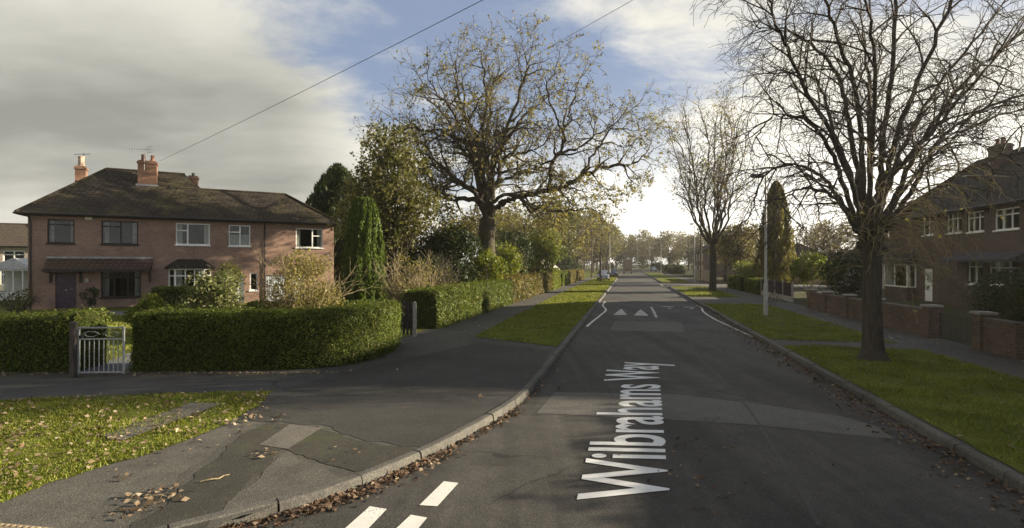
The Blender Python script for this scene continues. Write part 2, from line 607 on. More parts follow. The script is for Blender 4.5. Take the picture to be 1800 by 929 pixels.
GOLD = m_leaf('golden_leaf', [(0.10, 0.098, 0.022), (0.18, 0.16, 0.05), (0.26, 0.225, 0.09), (0.11, 0.112, 0.026)], 0.4)
OLIVE = m_leaf('olive_leaf', [(0.05, 0.058, 0.014), (0.09, 0.09, 0.026), (0.14, 0.128, 0.045), (0.07, 0.075, 0.018)], 0.35)
EVERGREEN = m_leaf('evergreen_leaf', [(0.018, 0.03, 0.008), (0.03, 0.048, 0.01), (0.045, 0.065, 0.012)], 0.2)
LAUREL = m_leaf('laurel_leaf', [(0.06, 0.09, 0.01), (0.11, 0.15, 0.014), (0.16, 0.19, 0.02), (0.21, 0.2, 0.035)], 0.38)
VARIEG = m_leaf('variegated_leaf', [(0.06, 0.08, 0.02), (0.12, 0.14, 0.045), (0.22, 0.22, 0.1), (0.05, 0.06, 0.02)], 0.3)
CYPRESS = m_leaf('cypress_leaf', [(0.035, 0.06, 0.008), (0.06, 0.095, 0.01), (0.1, 0.135, 0.014)], 0.25)
CYPRESS_G = m_leaf('golden_cypress_leaf', [(0.085, 0.08, 0.018), (0.15, 0.135, 0.03), (0.2, 0.175, 0.045)], 0.3)
YELLOWBUSH = m_leaf('yellow_bush_leaf', [(0.13, 0.115, 0.03), (0.2, 0.17, 0.05), (0.28, 0.23, 0.09), (0.1, 0.11, 0.025)], 0.4)
FARLEAF = m_leaf('far_brown_leaf', [(0.085, 0.074, 0.035), (0.13, 0.11, 0.055), (0.17, 0.145, 0.075), (0.085, 0.084, 0.035)], 0.35)

# ------------------------------------------------------------------ vegetation kit
def wob(P, f=1.0, seed=0.0):
    """cheap smooth 3-D noise in -1..1"""
    P = np.asarray(P) * f
    x, y, z = P[..., 0], P[..., 1], P[..., 2]
    s = seed
    return (np.sin(1.7 * x + 2.3 * y + 1.1 * z + s) + np.sin(-2.9 * x + 1.3 * y + 2.1 * z + 1.7 + 2 * s)
            + np.sin(0.9 * x - 3.1 * y + 1.9 * z + 4.1 + 3 * s) + np.sin(3.7 * x + 3.3 * y - 2.7 * z + .6 + s)) / 4


def unit(v):
    v = np.asarray(v, float)
    return v / np.maximum(1e-9, np.linalg.norm(v, axis=-1, keepdims=True))


def leaves(name, C, size, mat, parent=None, nrm=None, jit=1.0, aspect=0.6, rs=0.35):
    """one rhombic leaf face per centre; nrm biases the way the leaves face"""
    C = np.asarray(C, float)
    n = len(C)
    N = rng.normal(size=(n, 3)) * jit
    if nrm is not None:
        N = N + np.asarray(nrm)
    N = unit(N)
    U = unit(np.cross(N, rng.normal(size=(n, 3))))
    W = np.cross(N, U)
    L = size * (1 + rs * rng.normal(size=(n, 1)).clip(-2, 2))
    b = L * aspect * .5
    a = L * .5
    fold = N * b * 0.35
    V = np.stack([C - U * a, C + W * b + fold, C + U * a, C - W * b + fold], axis=1)
    F = np.arange(4 * n).reshape(n, 4)
    return mesh_np(name, V, F, mat, parent)


def tube_mesh(name, P, par, rad, main, mat, parent=None, sel=None, n=4):
    """skin the node tree (P, par) as tapered tubes; only nodes in sel"""
    P = np.asarray(P, float)
    par = np.asarray(par)
    idx = np.where(par >= 0)[0]
    if sel is not None:
        idx = idx[sel[idx]]
    if len(idx) == 0:
        return None
    d = np.zeros_like(P)
    has = par >= 0
    d[has] = unit(P[has] - P[par[has]])
    d[~has] = (0, 0, 1)

    def ring(c, dirs, r):
        ref = np.tile(np.array([0.93, 0.31, 0.19]), (len(c), 1))
        flat = np.abs((dirs * ref).sum(1)) > .93
        ref[flat] = (0.1, -0.4, 0.9)
        u = unit(np.cross(dirs, ref))
        w = np.cross(dirs, u)
        q = np.arange(n) * 2 * PI / n
        return c[:, None, :] + (u[:, None, :] * np.cos(q)[None, :, None] + w[:, None, :] * np.sin(q)[None, :, None]) * r[:, None, None]
    p = par[idx]
    mn = main[idx]
    d0 = np.where(mn[:, None], d[p], d[idx])
    r0 = np.where(mn, rad[p], np.minimum(rad[p], rad[idx] * 1.25))
    A = ring(P[p], d0, r0)
    # ring tops share the orientation of the node's own direction, so that continuing pieces meet
    B = ring(P[idx], d[idx], rad[idx])
    m = len(idx)
    V = np.concatenate([A, B], axis=1).reshape(-1, 3)
    base = (np.arange(m) * 2 * n)[:, None]
    k = np.arange(n)
    F = np.stack([base + k, base + (k + 1) % n, base + n + (k + 1) % n, base + n + k], axis=2).reshape(-1, 4)
    return mesh_np(name, V, F, mat, parent, smooth=n > 4)


class Skel:
    """node tree of a plant"""
    def __init__(self):
        self.P, self.par, self.rad, self.main, self.lev = [], [], [], [], []

    def add(self, p, par, r, main, lev=0):
        self.P.append(np.asarray(p, float))
        self.par.append(par)
        self.rad.append(r)
        self.main.append(main)
        self.lev.append(lev)
        return len(self.P) - 1

    def line(self, start, pts, r0, r1, lev=0, first_main=True):
        """chain of nodes through pts from node index start"""
        out = []
        cur = start
        m = len(pts)
        for i, p in enumerate(pts):
            f = (i + 1) / m
            cur = self.add(p, cur, r0 + (r1 - r0) * f, (i > 0) or first_main, lev)
            out.append(cur)
        return out

    def arrays(self):
        return np.array(self.P), np.array(self.par), np.array(self.rad), np.array(self.main, bool), np.array(self.lev)


def smooth_pts(pts, k=4):
    """Catmull-Rom through points"""
    pts = [np.asarray(p, float) for p in pts]
    ext = [2 * pts[0] - pts[1]] + pts + [2 * pts[-1] - pts[-2]]
    out = []
    for i in range(1, len(ext) - 2):
        a, b, c, d = ext[i - 1:i + 3]
        for j in range(k):
            t = j / k
            out.append(.5 * ((2 * b) + (c - a) * t + (2 * a - 5 * b + 4 * c - d) * t * t + (3 * b - a - 3 * c + d) * t ** 3))
    out.append(pts[-1])
    return out


def sprout(sk, lr, node, d, L, r, lev, PR):
    """grow one branch from a node and let it branch again"""
    maxlev = PR['max']
    seg = PR['seg'][lev]
    nseg = max(2, int(round(L / seg)))
    p = sk.P[node].copy()
    d = np.asarray(d, float)
    ids = []
    cur = node
    for i in range(nseg):
        f = (i + 1) / nseg
        d = d + lr.normal(size=3) * PR['wig'][lev] + np.array([0, 0, PR['trop'][lev]]) * (0.3 + f)
        d = d / np.linalg.norm(d)
        p = p + d * (L / nseg)
        cur = sk.add(p, cur, max(PR['rmin'], r * (1 - 0.75 * f)), i > 0, lev)
        ids.append(cur)
    if lev < maxlev:
        branch_out(sk, lr, ids, L, r, lev, PR)
    return ids


def branch_out(sk, lr, ids, L, r, lev, PR, t0=None):
    nch = max(1, int(round(PR['dens'][lev] * L)))
    t0 = PR['t0'][lev] if t0 is None else t0
    m = len(ids)
    phi = lr.uniform(0, 6.28)
    for c in range(nch):
        t = t0 + (1 - t0) * (c + lr.uniform(0.1, 0.9)) / nch
        i = min(m - 1, int(t * m))
        nd = ids[i]
        pn = sk.par[nd]
        d = sk.P[nd] - sk.P[pn]
        d = d / max(1e-6, np.linalg.norm(d))
        ref = np.array([0.2, 0.1, 1.0]) if abs(d[2]) < .9 else np.array([1.0, 0.2, 0])
        u = np.cross(d, ref)
        u /= np.linalg.norm(u)
        w = np.cross(d, u)
        phi += 2.4 + lr.normal() * .5
        ang = R(PR['ang'][lev]) * lr.uniform(.7, 1.3)
        nd_dir = d * math.cos(ang) + (u * math.cos(phi) + w * math.sin(phi)) * math.sin(ang)
        ll = PR['len'][lev] * lr.uniform(.55, 1.25) * (1 - PR['fall'] * t)
        rr = min(sk.rad[nd] * .75, PR['rad'][lev])
        sprout(sk, lr, nd, nd_dir, ll, max(rr, PR['rmin']), lev + 1, PR)


def colonize(sk, seeds, pts, step, di, dk, iters, lr):
    """space colonisation: grow from the seed node ids towards the points"""
    pts = np.asarray(pts, float)
    ids = np.array(seeds)
    SP = np.array([sk.P[i] for i in ids])
    D = np.linalg.norm(pts[:, None, :] - SP[None], axis=2)
    nd = D.min(1)
    ni = ids[D.argmin(1)]
    alive = np.ones(len(pts), bool)
    grown = {}
    for it in range(iters):
        act = np.where(alive & (nd < di))[0]
        if len(act) == 0:
            break
        src = ni[act]
        uq, inv = np.unique(src, return_inverse=True)
        base = np.array([sk.P[i] for i in uq])
        vec = unit(pts[act] - base[inv])
        sm = np.zeros((len(uq), 3))
        np.add.at(sm, inv, vec)
        sm = unit(sm + lr.normal(size=sm.shape) * .16)
        new, newid = [], []
        for k, i in enumerate(uq):
            c = grown.get(i, 0)
            if c > 3:
                continue
            grown[i] = c + 1
            p = base[k] + sm[k] * step
            j = sk.add(p, int(i), 0.0, c == 0, 9)
            new.append(p)
            newid.append(j)
        if not new:
            break
        new = np.array(new)
        newid = np.array(newid)
        al = np.where(alive)[0]
        D = np.linalg.norm(pts[al][:, None, :] - new[None], axis=2)
        m = D.min(1)
        am = D.argmin(1)
        better = m < nd[al]
        nd[al[better]] = m[better]
        ni[al[better]] = newid[am[better]]
        alive &= nd > dk


def pipe_radii(sk, tip, e, keep=0.0):
    P, par, rad, main, lev = sk.arrays()
    n = len(P)
    acc = np.zeros(n)
    kids = np.zeros(n, int)
    best = np.full(n, -1)
    bestv = np.zeros(n)
    for i in range(n - 1, -1, -1):
        if kids[i] == 0:
            acc[i] = tip ** e
        p = par[i]
        if p >= 0:
            acc[p] += acc[i]
            kids[p] += 1
            if acc[i] > bestv[p]:
                bestv[p] = acc[i]
                best[p] = i
    r = acc ** (1 / e)
    main = np.zeros(n, bool)
    ok = best >= 0
    main[best[ok]] = True
    return P, par, r, main, kids


def ellipsoid_pts(n, c, rad, lr, lo=0.35):
    v = unit(lr.normal(size=(n, 3)))
    q = lr.uniform(lo ** 3, 1, size=(n, 1)) ** (1 / 3)
    return np.asarray(c) + v * q * np.asarray(rad)


def clump_pts(lr, n, c, rad, k=26, cr=0.34, flat=1.0, zmin=None):
    """points gathered in k clumps spread through an ellipsoid: uneven outline with gaps"""
    cc = ellipsoid_pts(k, c, np.asarray(rad) * (1 - cr * .7), lr, 0.45)
    w = lr.uniform(.55, 1.25, size=k)
    which = lr.choice(k, size=n, p=w ** 2 / (w ** 2).sum())
    base = cc[which]
    R_ = (np.mean(rad) * cr * w[which])[:, None]
    v = unit(lr.normal(size=(n, 3)))
    q = lr.uniform(.35, 1, size=(n, 1)) ** .6
    P = base + v * q * R_ * np.array([1, 1, flat])
    nr = v
    if zmin is not None:
        ok = P[:, 2] > zmin
        P, nr = P[ok], nr[ok]
    return P, nr


def hedge(name, label, path, w, h, n_leaf, seed, mat=PRIVET, leaf=0.055, cat='hedge', hfun=None, rough=0.05, group=None):
    """clipped hedge along a ground path (centre line)"""
    lr = np.random.default_rng(seed)
    path = np.array(smooth_pts([(x, y, 0) for x, y in path], 6))
    seg = np.linalg.norm(np.diff(path, axis=0), axis=1)
    cum = np.concatenate([[0], np.cumsum(seg)])
    L = cum[-1]
    org = path.mean(0)
    org[2] = PAVE

    vt = unit(np.concatenate([path[1:2] - path[:1], path[2:] - path[:-2], path[-1:] - path[-2:-1]]))

    def frame(s):
        i = np.clip(np.searchsorted(cum, s, side='right') - 1, 0, len(seg) - 1)
        f = ((s - cum[i]) / np.maximum(seg[i], 1e-6))[:, None]
        p = path[i] * (1 - f) + path[i + 1] * f
        tn = unit(vt[i] * (1 - f) + vt[i + 1] * f)
        nr = np.stack([tn[:, 1], -tn[:, 0], np.zeros(len(s))], axis=1)
        return p, tn, nr
    t = thing(name, label, cat, tuple(org), 0, group)
    r = 0.16 * w

    def section(q, hh):
        """q in 0..1 round the profile (outer side up, over, down) -> lateral, height, normal"""
        per = 2 * hh + w
        d = q * per
        lat = np.where(d < hh, w / 2, np.where(d < hh + w, w / 2 - (d - hh), -w / 2))
        z = np.where(d < hh, d, np.where(d < hh + w, hh, per - d))
        nl = np.where(d < hh, 1.0, np.where(d < hh + w, 0, -1.0))
        nz = np.where((d >= hh) & (d < hh + w), 1.0, 0)
        # round the shoulders
        e = np.maximum(0, (np.abs(lat) - (w / 2 - r)) / r)
        f = np.maximum(0, (z - (hh - r)) / r)
        k = np.sqrt(e * e + f * f)
        over = (e > 0) & (f > 0) & (k > 1)
        sc = np.where(over, 1 / np.maximum(k, 1e-6), 1)
        lat = np.where(over, np.sign(lat) * (w / 2 - r + e * r * sc), lat)
        z = np.where(over, hh - r + f * r * sc, z)
        return lat, z, nl, nz

    def height(s):
        return h * (1 if hfun is None else hfun(s / L))
    # the inside body: solid, coloured dark for the shade between the leaves
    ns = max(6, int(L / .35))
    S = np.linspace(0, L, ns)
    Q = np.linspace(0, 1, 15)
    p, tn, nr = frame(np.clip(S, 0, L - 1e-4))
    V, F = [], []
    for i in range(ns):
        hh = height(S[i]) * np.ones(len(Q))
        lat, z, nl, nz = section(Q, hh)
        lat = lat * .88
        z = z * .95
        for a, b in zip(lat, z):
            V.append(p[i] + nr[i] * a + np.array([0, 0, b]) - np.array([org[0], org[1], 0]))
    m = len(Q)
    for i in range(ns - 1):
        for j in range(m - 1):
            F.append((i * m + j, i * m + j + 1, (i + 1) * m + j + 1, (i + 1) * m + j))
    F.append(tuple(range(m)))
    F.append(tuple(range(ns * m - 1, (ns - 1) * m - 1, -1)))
    mesh_obj('shade_core', V, F, PRIVET_CORE, t)
    # leaves over sides, top and both ends
    ncap = int(n_leaf * (w * h) / (L * (2 * h + w) + 2 * w * h))
    nb = n_leaf - 2 * ncap
    s = lr.uniform(0, L, nb)
    q = lr.uniform(0, 1, nb)
    p, tn, nr = frame(s)
    hh = height(s) * np.ones(nb)
    lat, z, nl, nz = section(q, hh)
    N = nr * nl[:, None] + np.array([0, 0, 1.0]) * nz[:, None]
    C = p + nr * lat[:, None]
    C[:, 2] = z
    Cs, Ns = [C], [N]
    for end in (0, 1):
        lt = lr.uniform(-w / 2, w / 2, ncap)
        s_e = np.full(ncap, 1e-4 if end == 0 else L - 1e-4)
        p, tn, nr = frame(s_e)
        hz = height(s_e)
        zz = lr.uniform(0, 1, ncap) ** .9 * (hz - r * .6 * (np.abs(lt) > w / 2 - r))
        c = p + nr * lt[:, None] + tn * (-0.02 if end == 0 else 0.02)
        c[:, 2] = zz
        Cs.append(c)
        Ns.append(tn * (-1 if end == 0 else 1))
    C = np.concatenate(Cs)
    N = np.concatenate(Ns)
    bulge = wob(C, 1.6, seed) * rough * 1.2 + wob(C, 5.0, seed + 1) * rough * .7
    C = C + N * (bulge + lr.normal(size=len(C)) * .018 - .01)[:, None]
    hairy = lr.uniform(size=len(C)) < .05
    C[hairy] += N[hairy] * lr.uniform(0, .1, size=(hairy.sum(), 1))
    C[:, 2] = np.maximum(C[:, 2], .02)
    C = C - np.array([org[0], org[1], 0])
    leaves('leaves', C, leaf, mat, t, N * .9, 0.75, 0.6, .45)
    return t


def bush(name, label, base, rad, n, leaf, mat, seed, cat='shrub', k=22, cr=.38, stems=6, zc=None, group=None, twig_mat=BARK_TWIG, jit=.9, twigs=0, zmin=0.03, core=0.0):
    """leafy shrub: stems from the ground and clumps of leaves; base is on the ground"""
    lr = np.random.default_rng(seed)
    t = thing(name, label, cat, tuple(base), 0, group)
    zc = rad[2] * 0.95 if zc is None else zc
    P, nr = clump_pts(lr, n, (0, 0, zc), rad, k, cr, zmin=zmin)
    if core > 0:
        v = unit(lr.normal(size=(int(n * .35), 3)))
        c2 = np.array([0, 0, zc]) + v * np.asarray(rad) * core
        c2 = c2[c2[:, 2] > zmin]
        P = np.concatenate([P, c2])
        nr = np.concatenate([nr, unit(c2 - np.array([0, 0, zc]))])
    sk = Skel()
    root = sk.add((0, 0, -.1), -1, .05, True)
    PR = dict(max=1, seg=[.25, .18], wig=[.16, .2], trop=[.05, .02], dens=[5, 0], t0=[.25, 0], ang=[38, 30], len=[rad[2] * .45, .3], fall=.3, rad=[.012, .006], rmin=.004)
    for i in range(stems + twigs):
        a = lr.uniform(0, 6.28)
        tgt = np.array([math.cos(a) * rad[0] * lr.uniform(.1, .9), math.sin(a) * rad[1] * lr.uniform(.1, .9), zc + rad[2] * lr.uniform(.2, .95)])
        d = unit(tgt)
        b = sk.add((math.cos(a) * .12 * rad[0], math.sin(a) * .12 * rad[1], 0), root, .03, False)
        sprout(sk, lr, b, d, np.linalg.norm(tgt), .028, 0, PR)
    Pk, par, rd, mn, lv = sk.arrays()
    tube_mesh('stems', Pk, par, rd, mn, twig_mat, t, n=3)
    leaves('leaves', P, leaf, mat, t, nr * .6, jit)
    return t


def tree_mesh(t, sk_arrays, bark, split, twig=None, ns=7):
    P, par, r, main = sk_arrays[:4]
    thick = r > split
    tube_mesh('trunk', P, par, r, main, bark, t, thick, ns)
    tube_mesh('crown', P, par, r, main, twig or bark, t, ~thick, 3)


def grass_blades(name, polys, dens, h, seed, mat=GRASS_M, z0=PAVE, keep=None):
    """short blades over ground polygons: (list of (poly, density))"""
    lr = np.random.default_rng(seed)
    C = []
    for poly, dn in polys:
        P2 = [Vector((x, y, 0)) for x, y in poly]
        for tri in tessellate_polygon([P2]):
            a, b, c = (np.array(P2[i])[:2] for i in tri)
            ar = abs(np.cross(b - a, c - a)) / 2
            m = int(ar * dn * dens)
            u = np.sqrt(lr.uniform(size=(m, 1)))
            v = lr.uniform(size=(m, 1))
            C.append(a * (1 - u) + b * u * (1 - v) + c * u * v)
    C = np.concatenate(C)
    C3 = np.concatenate([C, np.zeros((len(C), 1))], axis=1)
    tall = 1 + .7 * wob(C3, 1.3, seed)
    ok = lr.uniform(size=len(C)) < (.72 + .55 * wob(C3, .9, seed + 3) + .45 * wob(C3, 3.1, seed + 5))
    C3, tall = C3[ok], tall[ok]
    n = len(C3)
    dist = np.linalg.norm(C3, axis=1)
    hh = (h * tall * lr.uniform(.5, 1.3, n))[:, None]
    wd = (0.004 + 0.0007 * dist)[:, None]
    a = lr.uniform(0, 6.28, n)
    side = np.stack([np.cos(a), np.sin(a), np.zeros(n)], 1)
    lean = lr.normal(size=(n, 3)) * np.array([.5, .5, 0])
    C3[:, 2] = z0
    V = np.stack([C3 - side * wd, C3 + side * wd, C3 + np.array([0, 0, 1.0]) * hh + lean * hh], axis=1)
    o = mesh_np(name, V, np.arange(3 * n).reshape(n, 3), mat)
    o['kind'] = 'stuff'
    return o

# ------------------------------------------------------------------ ground, road, pavements
def sheet(name, poly, z, mat, parent=None, kind='structure', zf=None):
    """flat polygon sheet; poly of (x, y)"""
    P = [Vector((p[0], p[1], 0)) for p in poly]
    tris = tessellate_polygon([P])
    V = [(p.x, p.y, (zf(p.x, p.y) if zf else 0) + z) for p in P]
    F = []
    for t in tris:
        a, b, c = (P[i] for i in t)
        F.append(tuple(t) if (b - a).cross(c - a).z > 0 else tuple(t[::-1]))
    o = mesh_obj(name, V, F, mat, parent)
    if kind:
        o['kind'] = kind
    return o


def ragged(poly, step=0.25, amp=0.05, seed=1.0):
    """resample a polygon's outline and roughen it like a turf edge"""
    out = []
    m = len(poly)
    for i in range(m):
        a = np.array(poly[i][:2])
        b = np.array(poly[(i + 1) % m][:2])
        L = np.linalg.norm(b - a)
        k = max(1, min(90, int(L / step)))
        nr = np.array([b[1] - a[1], a[0] - b[0]]) / max(L, 1e-6)
        for j in range(k):
            p = a + (b - a) * j / k
            e = amp * float(wob(np.array([p[0], p[1], 0.0]), 3.1, seed) + .6 * wob(np.array([p[0], p[1], 0.0]), 9.0, seed))
            out.append(tuple(p + nr * e))
    return out


def xy(p):
    return (p[0], p[1])


ground = sheet('ground', [(-900, -300), (900, -300), (900, 1500), (-900, 1500)], -0.06, FIELD)

# road: one sheet with the hump, and the side-road mouth beside it
SV = sorted(set([-30, -10, 0, 10, 20] + [20 + i * .5 for i in range(32)] + [36, 45, 60, 90, 130, 200, 330]))
V, F = [], []
for s in SV:
    for t_ in (0, ROAD_W * .25, ROAD_W * .5, ROAD_W * .75, ROAD_W):
        V.append(st(s, t_, hump(s)))
for i in range(len(SV) - 1):
    for j in range(4):
        a = i * 5 + j
        F.append((a, a + 1, a + 6, a + 5))
b = len(V)
V += [st(-30, -45), st(-30, 0), st(10, 0), st(10, -45)]
F.append((b, b + 1, b + 2, b + 3))
road = mesh_obj('road', V, F, ASPHALT)
road['kind'] = 'structure'


def road_paint(name, pts, mat=PAINT, dz=0.005, sub=1):
    """a polygon of paint or repair laid on the road (drawn over the hump when it has one)"""
    P = [Vector((p[0], p[1], 0)) for p in pts]
    V = []
    for p in P:
        s, t_ = to_st(p.x, p.y)
        V.append((p.x, p.y, hump(s) + dz))
    F = []
    for tri in tessellate_polygon([P]):
        a, b, c = (P[i] for i in tri)
        F.append(tuple(tri) if (b - a).cross(c - a).z > 0 else tuple(tri[::-1]))
    return mesh_obj(name, V, F, mat, road)


def band(line, w):
    """ribbon polygon round a centre line of (x, y)"""
    L = smooth_pts([(a, b_, 0) for a, b_ in line], 5)
    lft, rgt = [], []
    for i, p in enumerate(L):
        d = L[min(len(L) - 1, i + 1)] - L[max(0, i - 1)]
        n = np.array([d[1], -d[0]]) / np.hypot(d[0], d[1])
        lft.append((p[0] - n[0] * w / 2, p[1] - n[1] * w / 2))
        rgt.append((p[0] + n[0] * w / 2, p[1] + n[1] * w / 2))
    return lft, rgt


def road_ribbon(name, line, w, mat=PAINT, dz=0.006):
    l, r = band(line, w)
    V, F = [], []
    for a, b_ in zip(l, r):
        for p in (a, b_):
            s, _ = to_st(*p)
            V.append((p[0], p[1], hump(s) + dz))
    for i in range(len(l) - 1):
        F.append((2 * i, 2 * i + 1, 2 * i + 3, 2 * i + 2))
    return mesh_obj(name, V, F, mat, road)


# trench repairs in the carriageway
road_paint('repair_patch', [xy(gp(*p)) for p in ((975, 690), (1175, 693), (1330, 710), (1480, 733), (1642, 779), (1500, 766), (1330, 748), (1172, 738), (943, 727))], ASPHALT_PATCH, 0.004)
road_paint('repair_patch', [xy(gp(*p)) for p in ((1080, 565), (1197, 567), (1205, 584), (1073, 581))], ASPHALT_PATCH, 0.004)
road_paint('repair_patch', [xy(gp(*p)) for p in ((1199, 569), (1262, 573), (1300, 583), (1207, 577))], m_asphalt('old_asphalt', (0.05, 0.049, 0.046), (0.075, 0.072, 0.066)), 0.004)
# the sealed seam wandering along the middle
road_ribbon('seam', [xy(gp(*p)) for p in ((1205, 584), (1222, 620), (1262, 660), (1316, 720), (1360, 790), (1410, 870), (1440, 925))], 0.05, m_asphalt('seam_tar', (0.055, 0.053, 0.05), (0.075, 0.072, 0.066)), 0.0045)
# hump markings
for a, b_, c in ((st(25.7, 1.12), st(25.7, 1.75), st(28.6, 1.45)), (st(25.6, 2.08), st(25.6, 2.75), st(28.5, 2.45))):
    road_paint('hump_triangle', [a, b_, ((b_[0] + c[0]) / 2, (b_[1] + c[1]) / 2), c, ((a[0] + c[0]) / 2, (a[1] + c[1]) / 2)], PAINT_WORN)
for t_ in (4.0, 5.15):
    road_paint('hump_triangle', [st(30.9, t_ - .35), st(29.2, t_), st(30.9, t_ + .35)], PAINT_WORN)
road_ribbon('centre_dash', [xy(st(25.0, 3.08)), xy(st(27.5, 3.07)), xy(st(30.2, 3.05))], 0.13, PAINT_WORN)
road_ribbon('edge_line', [xy(st(s, t_)) for s, t_ in ((21.0, .2), (23.2, .32), (25.4, .5), (27.0, .66), (28.4, .62), (30.0, .42), (32.0, .3), (35.0, .3))], 0.095)
road_ribbon('edge_line', [xy(st(s, t_)) for s, t_ in ((19.4, 5.95), (22, 5.82), (24, 5.68), (26.2, 5.52), (28, 5.52), (30, 5.72), (33, 5.82))], 0.095)
for s0 in (62, 64.4):
    road_ribbon('side_turning_dash', [xy(st(s0, 5.6)), xy(st(s0 + 1.6, 5.75))], 0.25)
# give-way dashes across the mouth of the side road
for quad in (((737, 889), (769, 891), (806, 850), (780, 847)), ((604, 932), (640, 938), (680, 896), (650, 891)), ((690, 936), (724, 944), (751, 911), (722, 906))):
    road_paint('give_way_dash', [xy(gp(*p)) for p in quad], PAINT)
# street name lettered along the road
cu = bpy.data.curves.new('road_lettering', 'FONT')
cu.body = 'Wilbrahams Way'
cu.size = 1.0
cu.offset = 0.014
tmp = bpy.data.objects.new('road_lettering', cu)
COL.objects.link(tmp)
bpy.context.view_layer.update()
me = bpy.data.meshes.new_from_object(tmp.evaluated_get(bpy.context.evaluated_depsgraph_get()))
bpy.data.objects.remove(tmp)
xs = [v.co.x for v in me.vertices]
x0, x1 = min(xs), max(xs)
cap = 0.70
nb, nt_, fb, ft = gp(1174, 886), gp(1013, 880), gp(1155, 637.5), gp(1069, 637.5)
for v in me.vertices:
    f = (v.co.x - x0) / (x1 - x0)
    g = v.co.y / cap
    q0 = [nb[k] * (1 - f) + fb[k] * f for k in (0, 1)]
    q1 = [nt_[k] * (1 - f) + ft[k] * f for k in (0, 1)]
    v.co = (q0[0] * (1 - g) + q1[0] * g, q0[1] * (1 - g) + q1[1] * g, 0.009)
me.materials.clear()
me.materials.append(m_paint('lettering_paint', (0.7, 0.7, 0.69), 0.08))
link(bpy.data.objects.new('road_lettering', me), road)

# kerb lines: hedge side with the turn into the side road, then the far side
def bez(a, b_, c, d, n):
    a, b_, c, d = (np.array(v, float) for v in (a, b_, c, d))
    return [tuple(a * (1 - t) ** 3 + 3 * b_ * t * (1 - t) ** 2 + 3 * c * t * t * (1 - t) + d * t ** 3) for t in np.linspace(0, 1, n)]


turn = [(-30, 1.6), (-14, 2.0), (-8, 2.6), (-5.2, 3.35), (-3.75, 4.13), (-2.69, 4.86), (-2.02, 5.36), (-1.6, 5.85), (-1.08, 6.6), (-0.45, 7.75), (0.02, 8.75)]
kerb_left = [xy(p) for p in smooth_pts([(a, b_, 0) for a, b_ in turn], 4)] + [xy(st(s, 0)) for s in (10.2, 12, 15, 20, 24, 26, 28, 30, 34, 40, 60, 100, 150, 210)]
kerb_right = [xy(st(s, ROAD_W)) for s in (-20, -5, 0, 5, 10, 15, 20, 24, 26, 28, 30, 34, 40, 58)]
kerb_right2 = [xy(st(s, ROAD_W)) for s in (69, 80, 100, 150, 210)]


def offset(line, d):
    out = []
    for i, p in enumerate(line):
        a = np.array(line[max(0, i - 1)])
        b_ = np.array(line[min(len(line) - 1, i + 1)])
        t_ = (b_ - a) / np.linalg.norm(b_ - a)
        out.append((p[0] - t_[1] * d, p[1] + t_[0] * d))
    return out


def kerb(name, line, side):
    """kerb stones with a rounded nose and open joints; side = +1 when the pavement lies left of the line"""
    V, F = [], []
    prof = [(0, -.02), (0.012, .092), (.03, .116), (.05, .121), (.135, .119), (.135, .05)]
    # cut the line into stones
    P = np.array(line)
    seg = np.linalg.norm(np.diff(P, axis=0), axis=1)
    cum = np.concatenate([[0], np.cumsum(seg)])
    L = cum[-1]

    def pos(s):
        i = min(len(seg) - 1, max(0, np.searchsorted(cum, s, side='right') - 1))
        f = (s - cum[i]) / seg[i]
        d = (P[i + 1] - P[i]) / seg[i]
        return P[i] * (1 - f) + P[i + 1] * f, np.array([-d[1], d[0]]) * side
    lr = random.Random(len(line))
    s = 0.0
    while s < L - .3:
        d0 = math.hypot(*pos(s)[0])
        stone = 0.914 if d0 < 40 else 6.0
        e = min(L, s + stone - 0.02)
        dz, dl = lr.uniform(-.012, .008), lr.uniform(-.013, .012)
        b0 = len(V)
        for q in (s, (s + e) / 2, e):
            p, n = pos(q)
            hz = hump(to_st(*p)[0]) * .3
            for a, z in prof:
                V.append((p[0] + n[0] * (a + dl), p[1] + n[1] * (a + dl), z + dz + hz))
        m = len(prof)
        for i in range(2):
            for j in range(m - 1):
                f = (b0 + i * m + j, b0 + (i + 1) * m + j, b0 + (i + 1) * m + j + 1, b0 + i * m + j + 1)
                F.append(f if side < 0 else f[::-1])
        F.append(tuple(b0 + j for j in range(m)))
        F.append(tuple(b0 + 2 * m + j for j in range(m)))
        s += stone
    o = mesh_obj(name, V, F, KERBSTONE)
    o['kind'] = 'structure'
    return o


kerb('kerb', kerb_left, 1)
kerb('kerb', kerb_right, -1)
kerb('kerb', kerb_right2, -1)

# pavements (raised): everything from the kerb to the garden hedges
in_l = offset(kerb_left, 0.12)
pavement = sheet('pavement', in_l + [xy(st(210, -5.2)), xy(st(100, -5.2)), xy(st(40, -5.2)), xy(st(16, -5.4)), (-6.0, 15.6), (-6.0, 12.0), (-30, 11.6)], PAVE, PAVING)
in_r = offset(kerb_right, -0.12)
footpath = sheet('footpath', in_r[::-1] + [xy(st(-20, 11.6)), xy(st(58, 11.6))], PAVE, PAVING)
footpath2 = sheet('footpath', offset(kerb_right2, -0.12)[::-1] + [xy(st(69, 11.6)), xy(st(210, 11.6))], PAVE, PAVING)
sheet('side_turning_road', [xy(st(58, ROAD_W)), xy(st(58, 24)), xy(st(69, 24)), xy(st(69, ROAD_W))], 0.004, m_asphalt('pale_old_asphalt', (0.09, 0.085, 0.075), (0.13, 0.125, 0.11)))
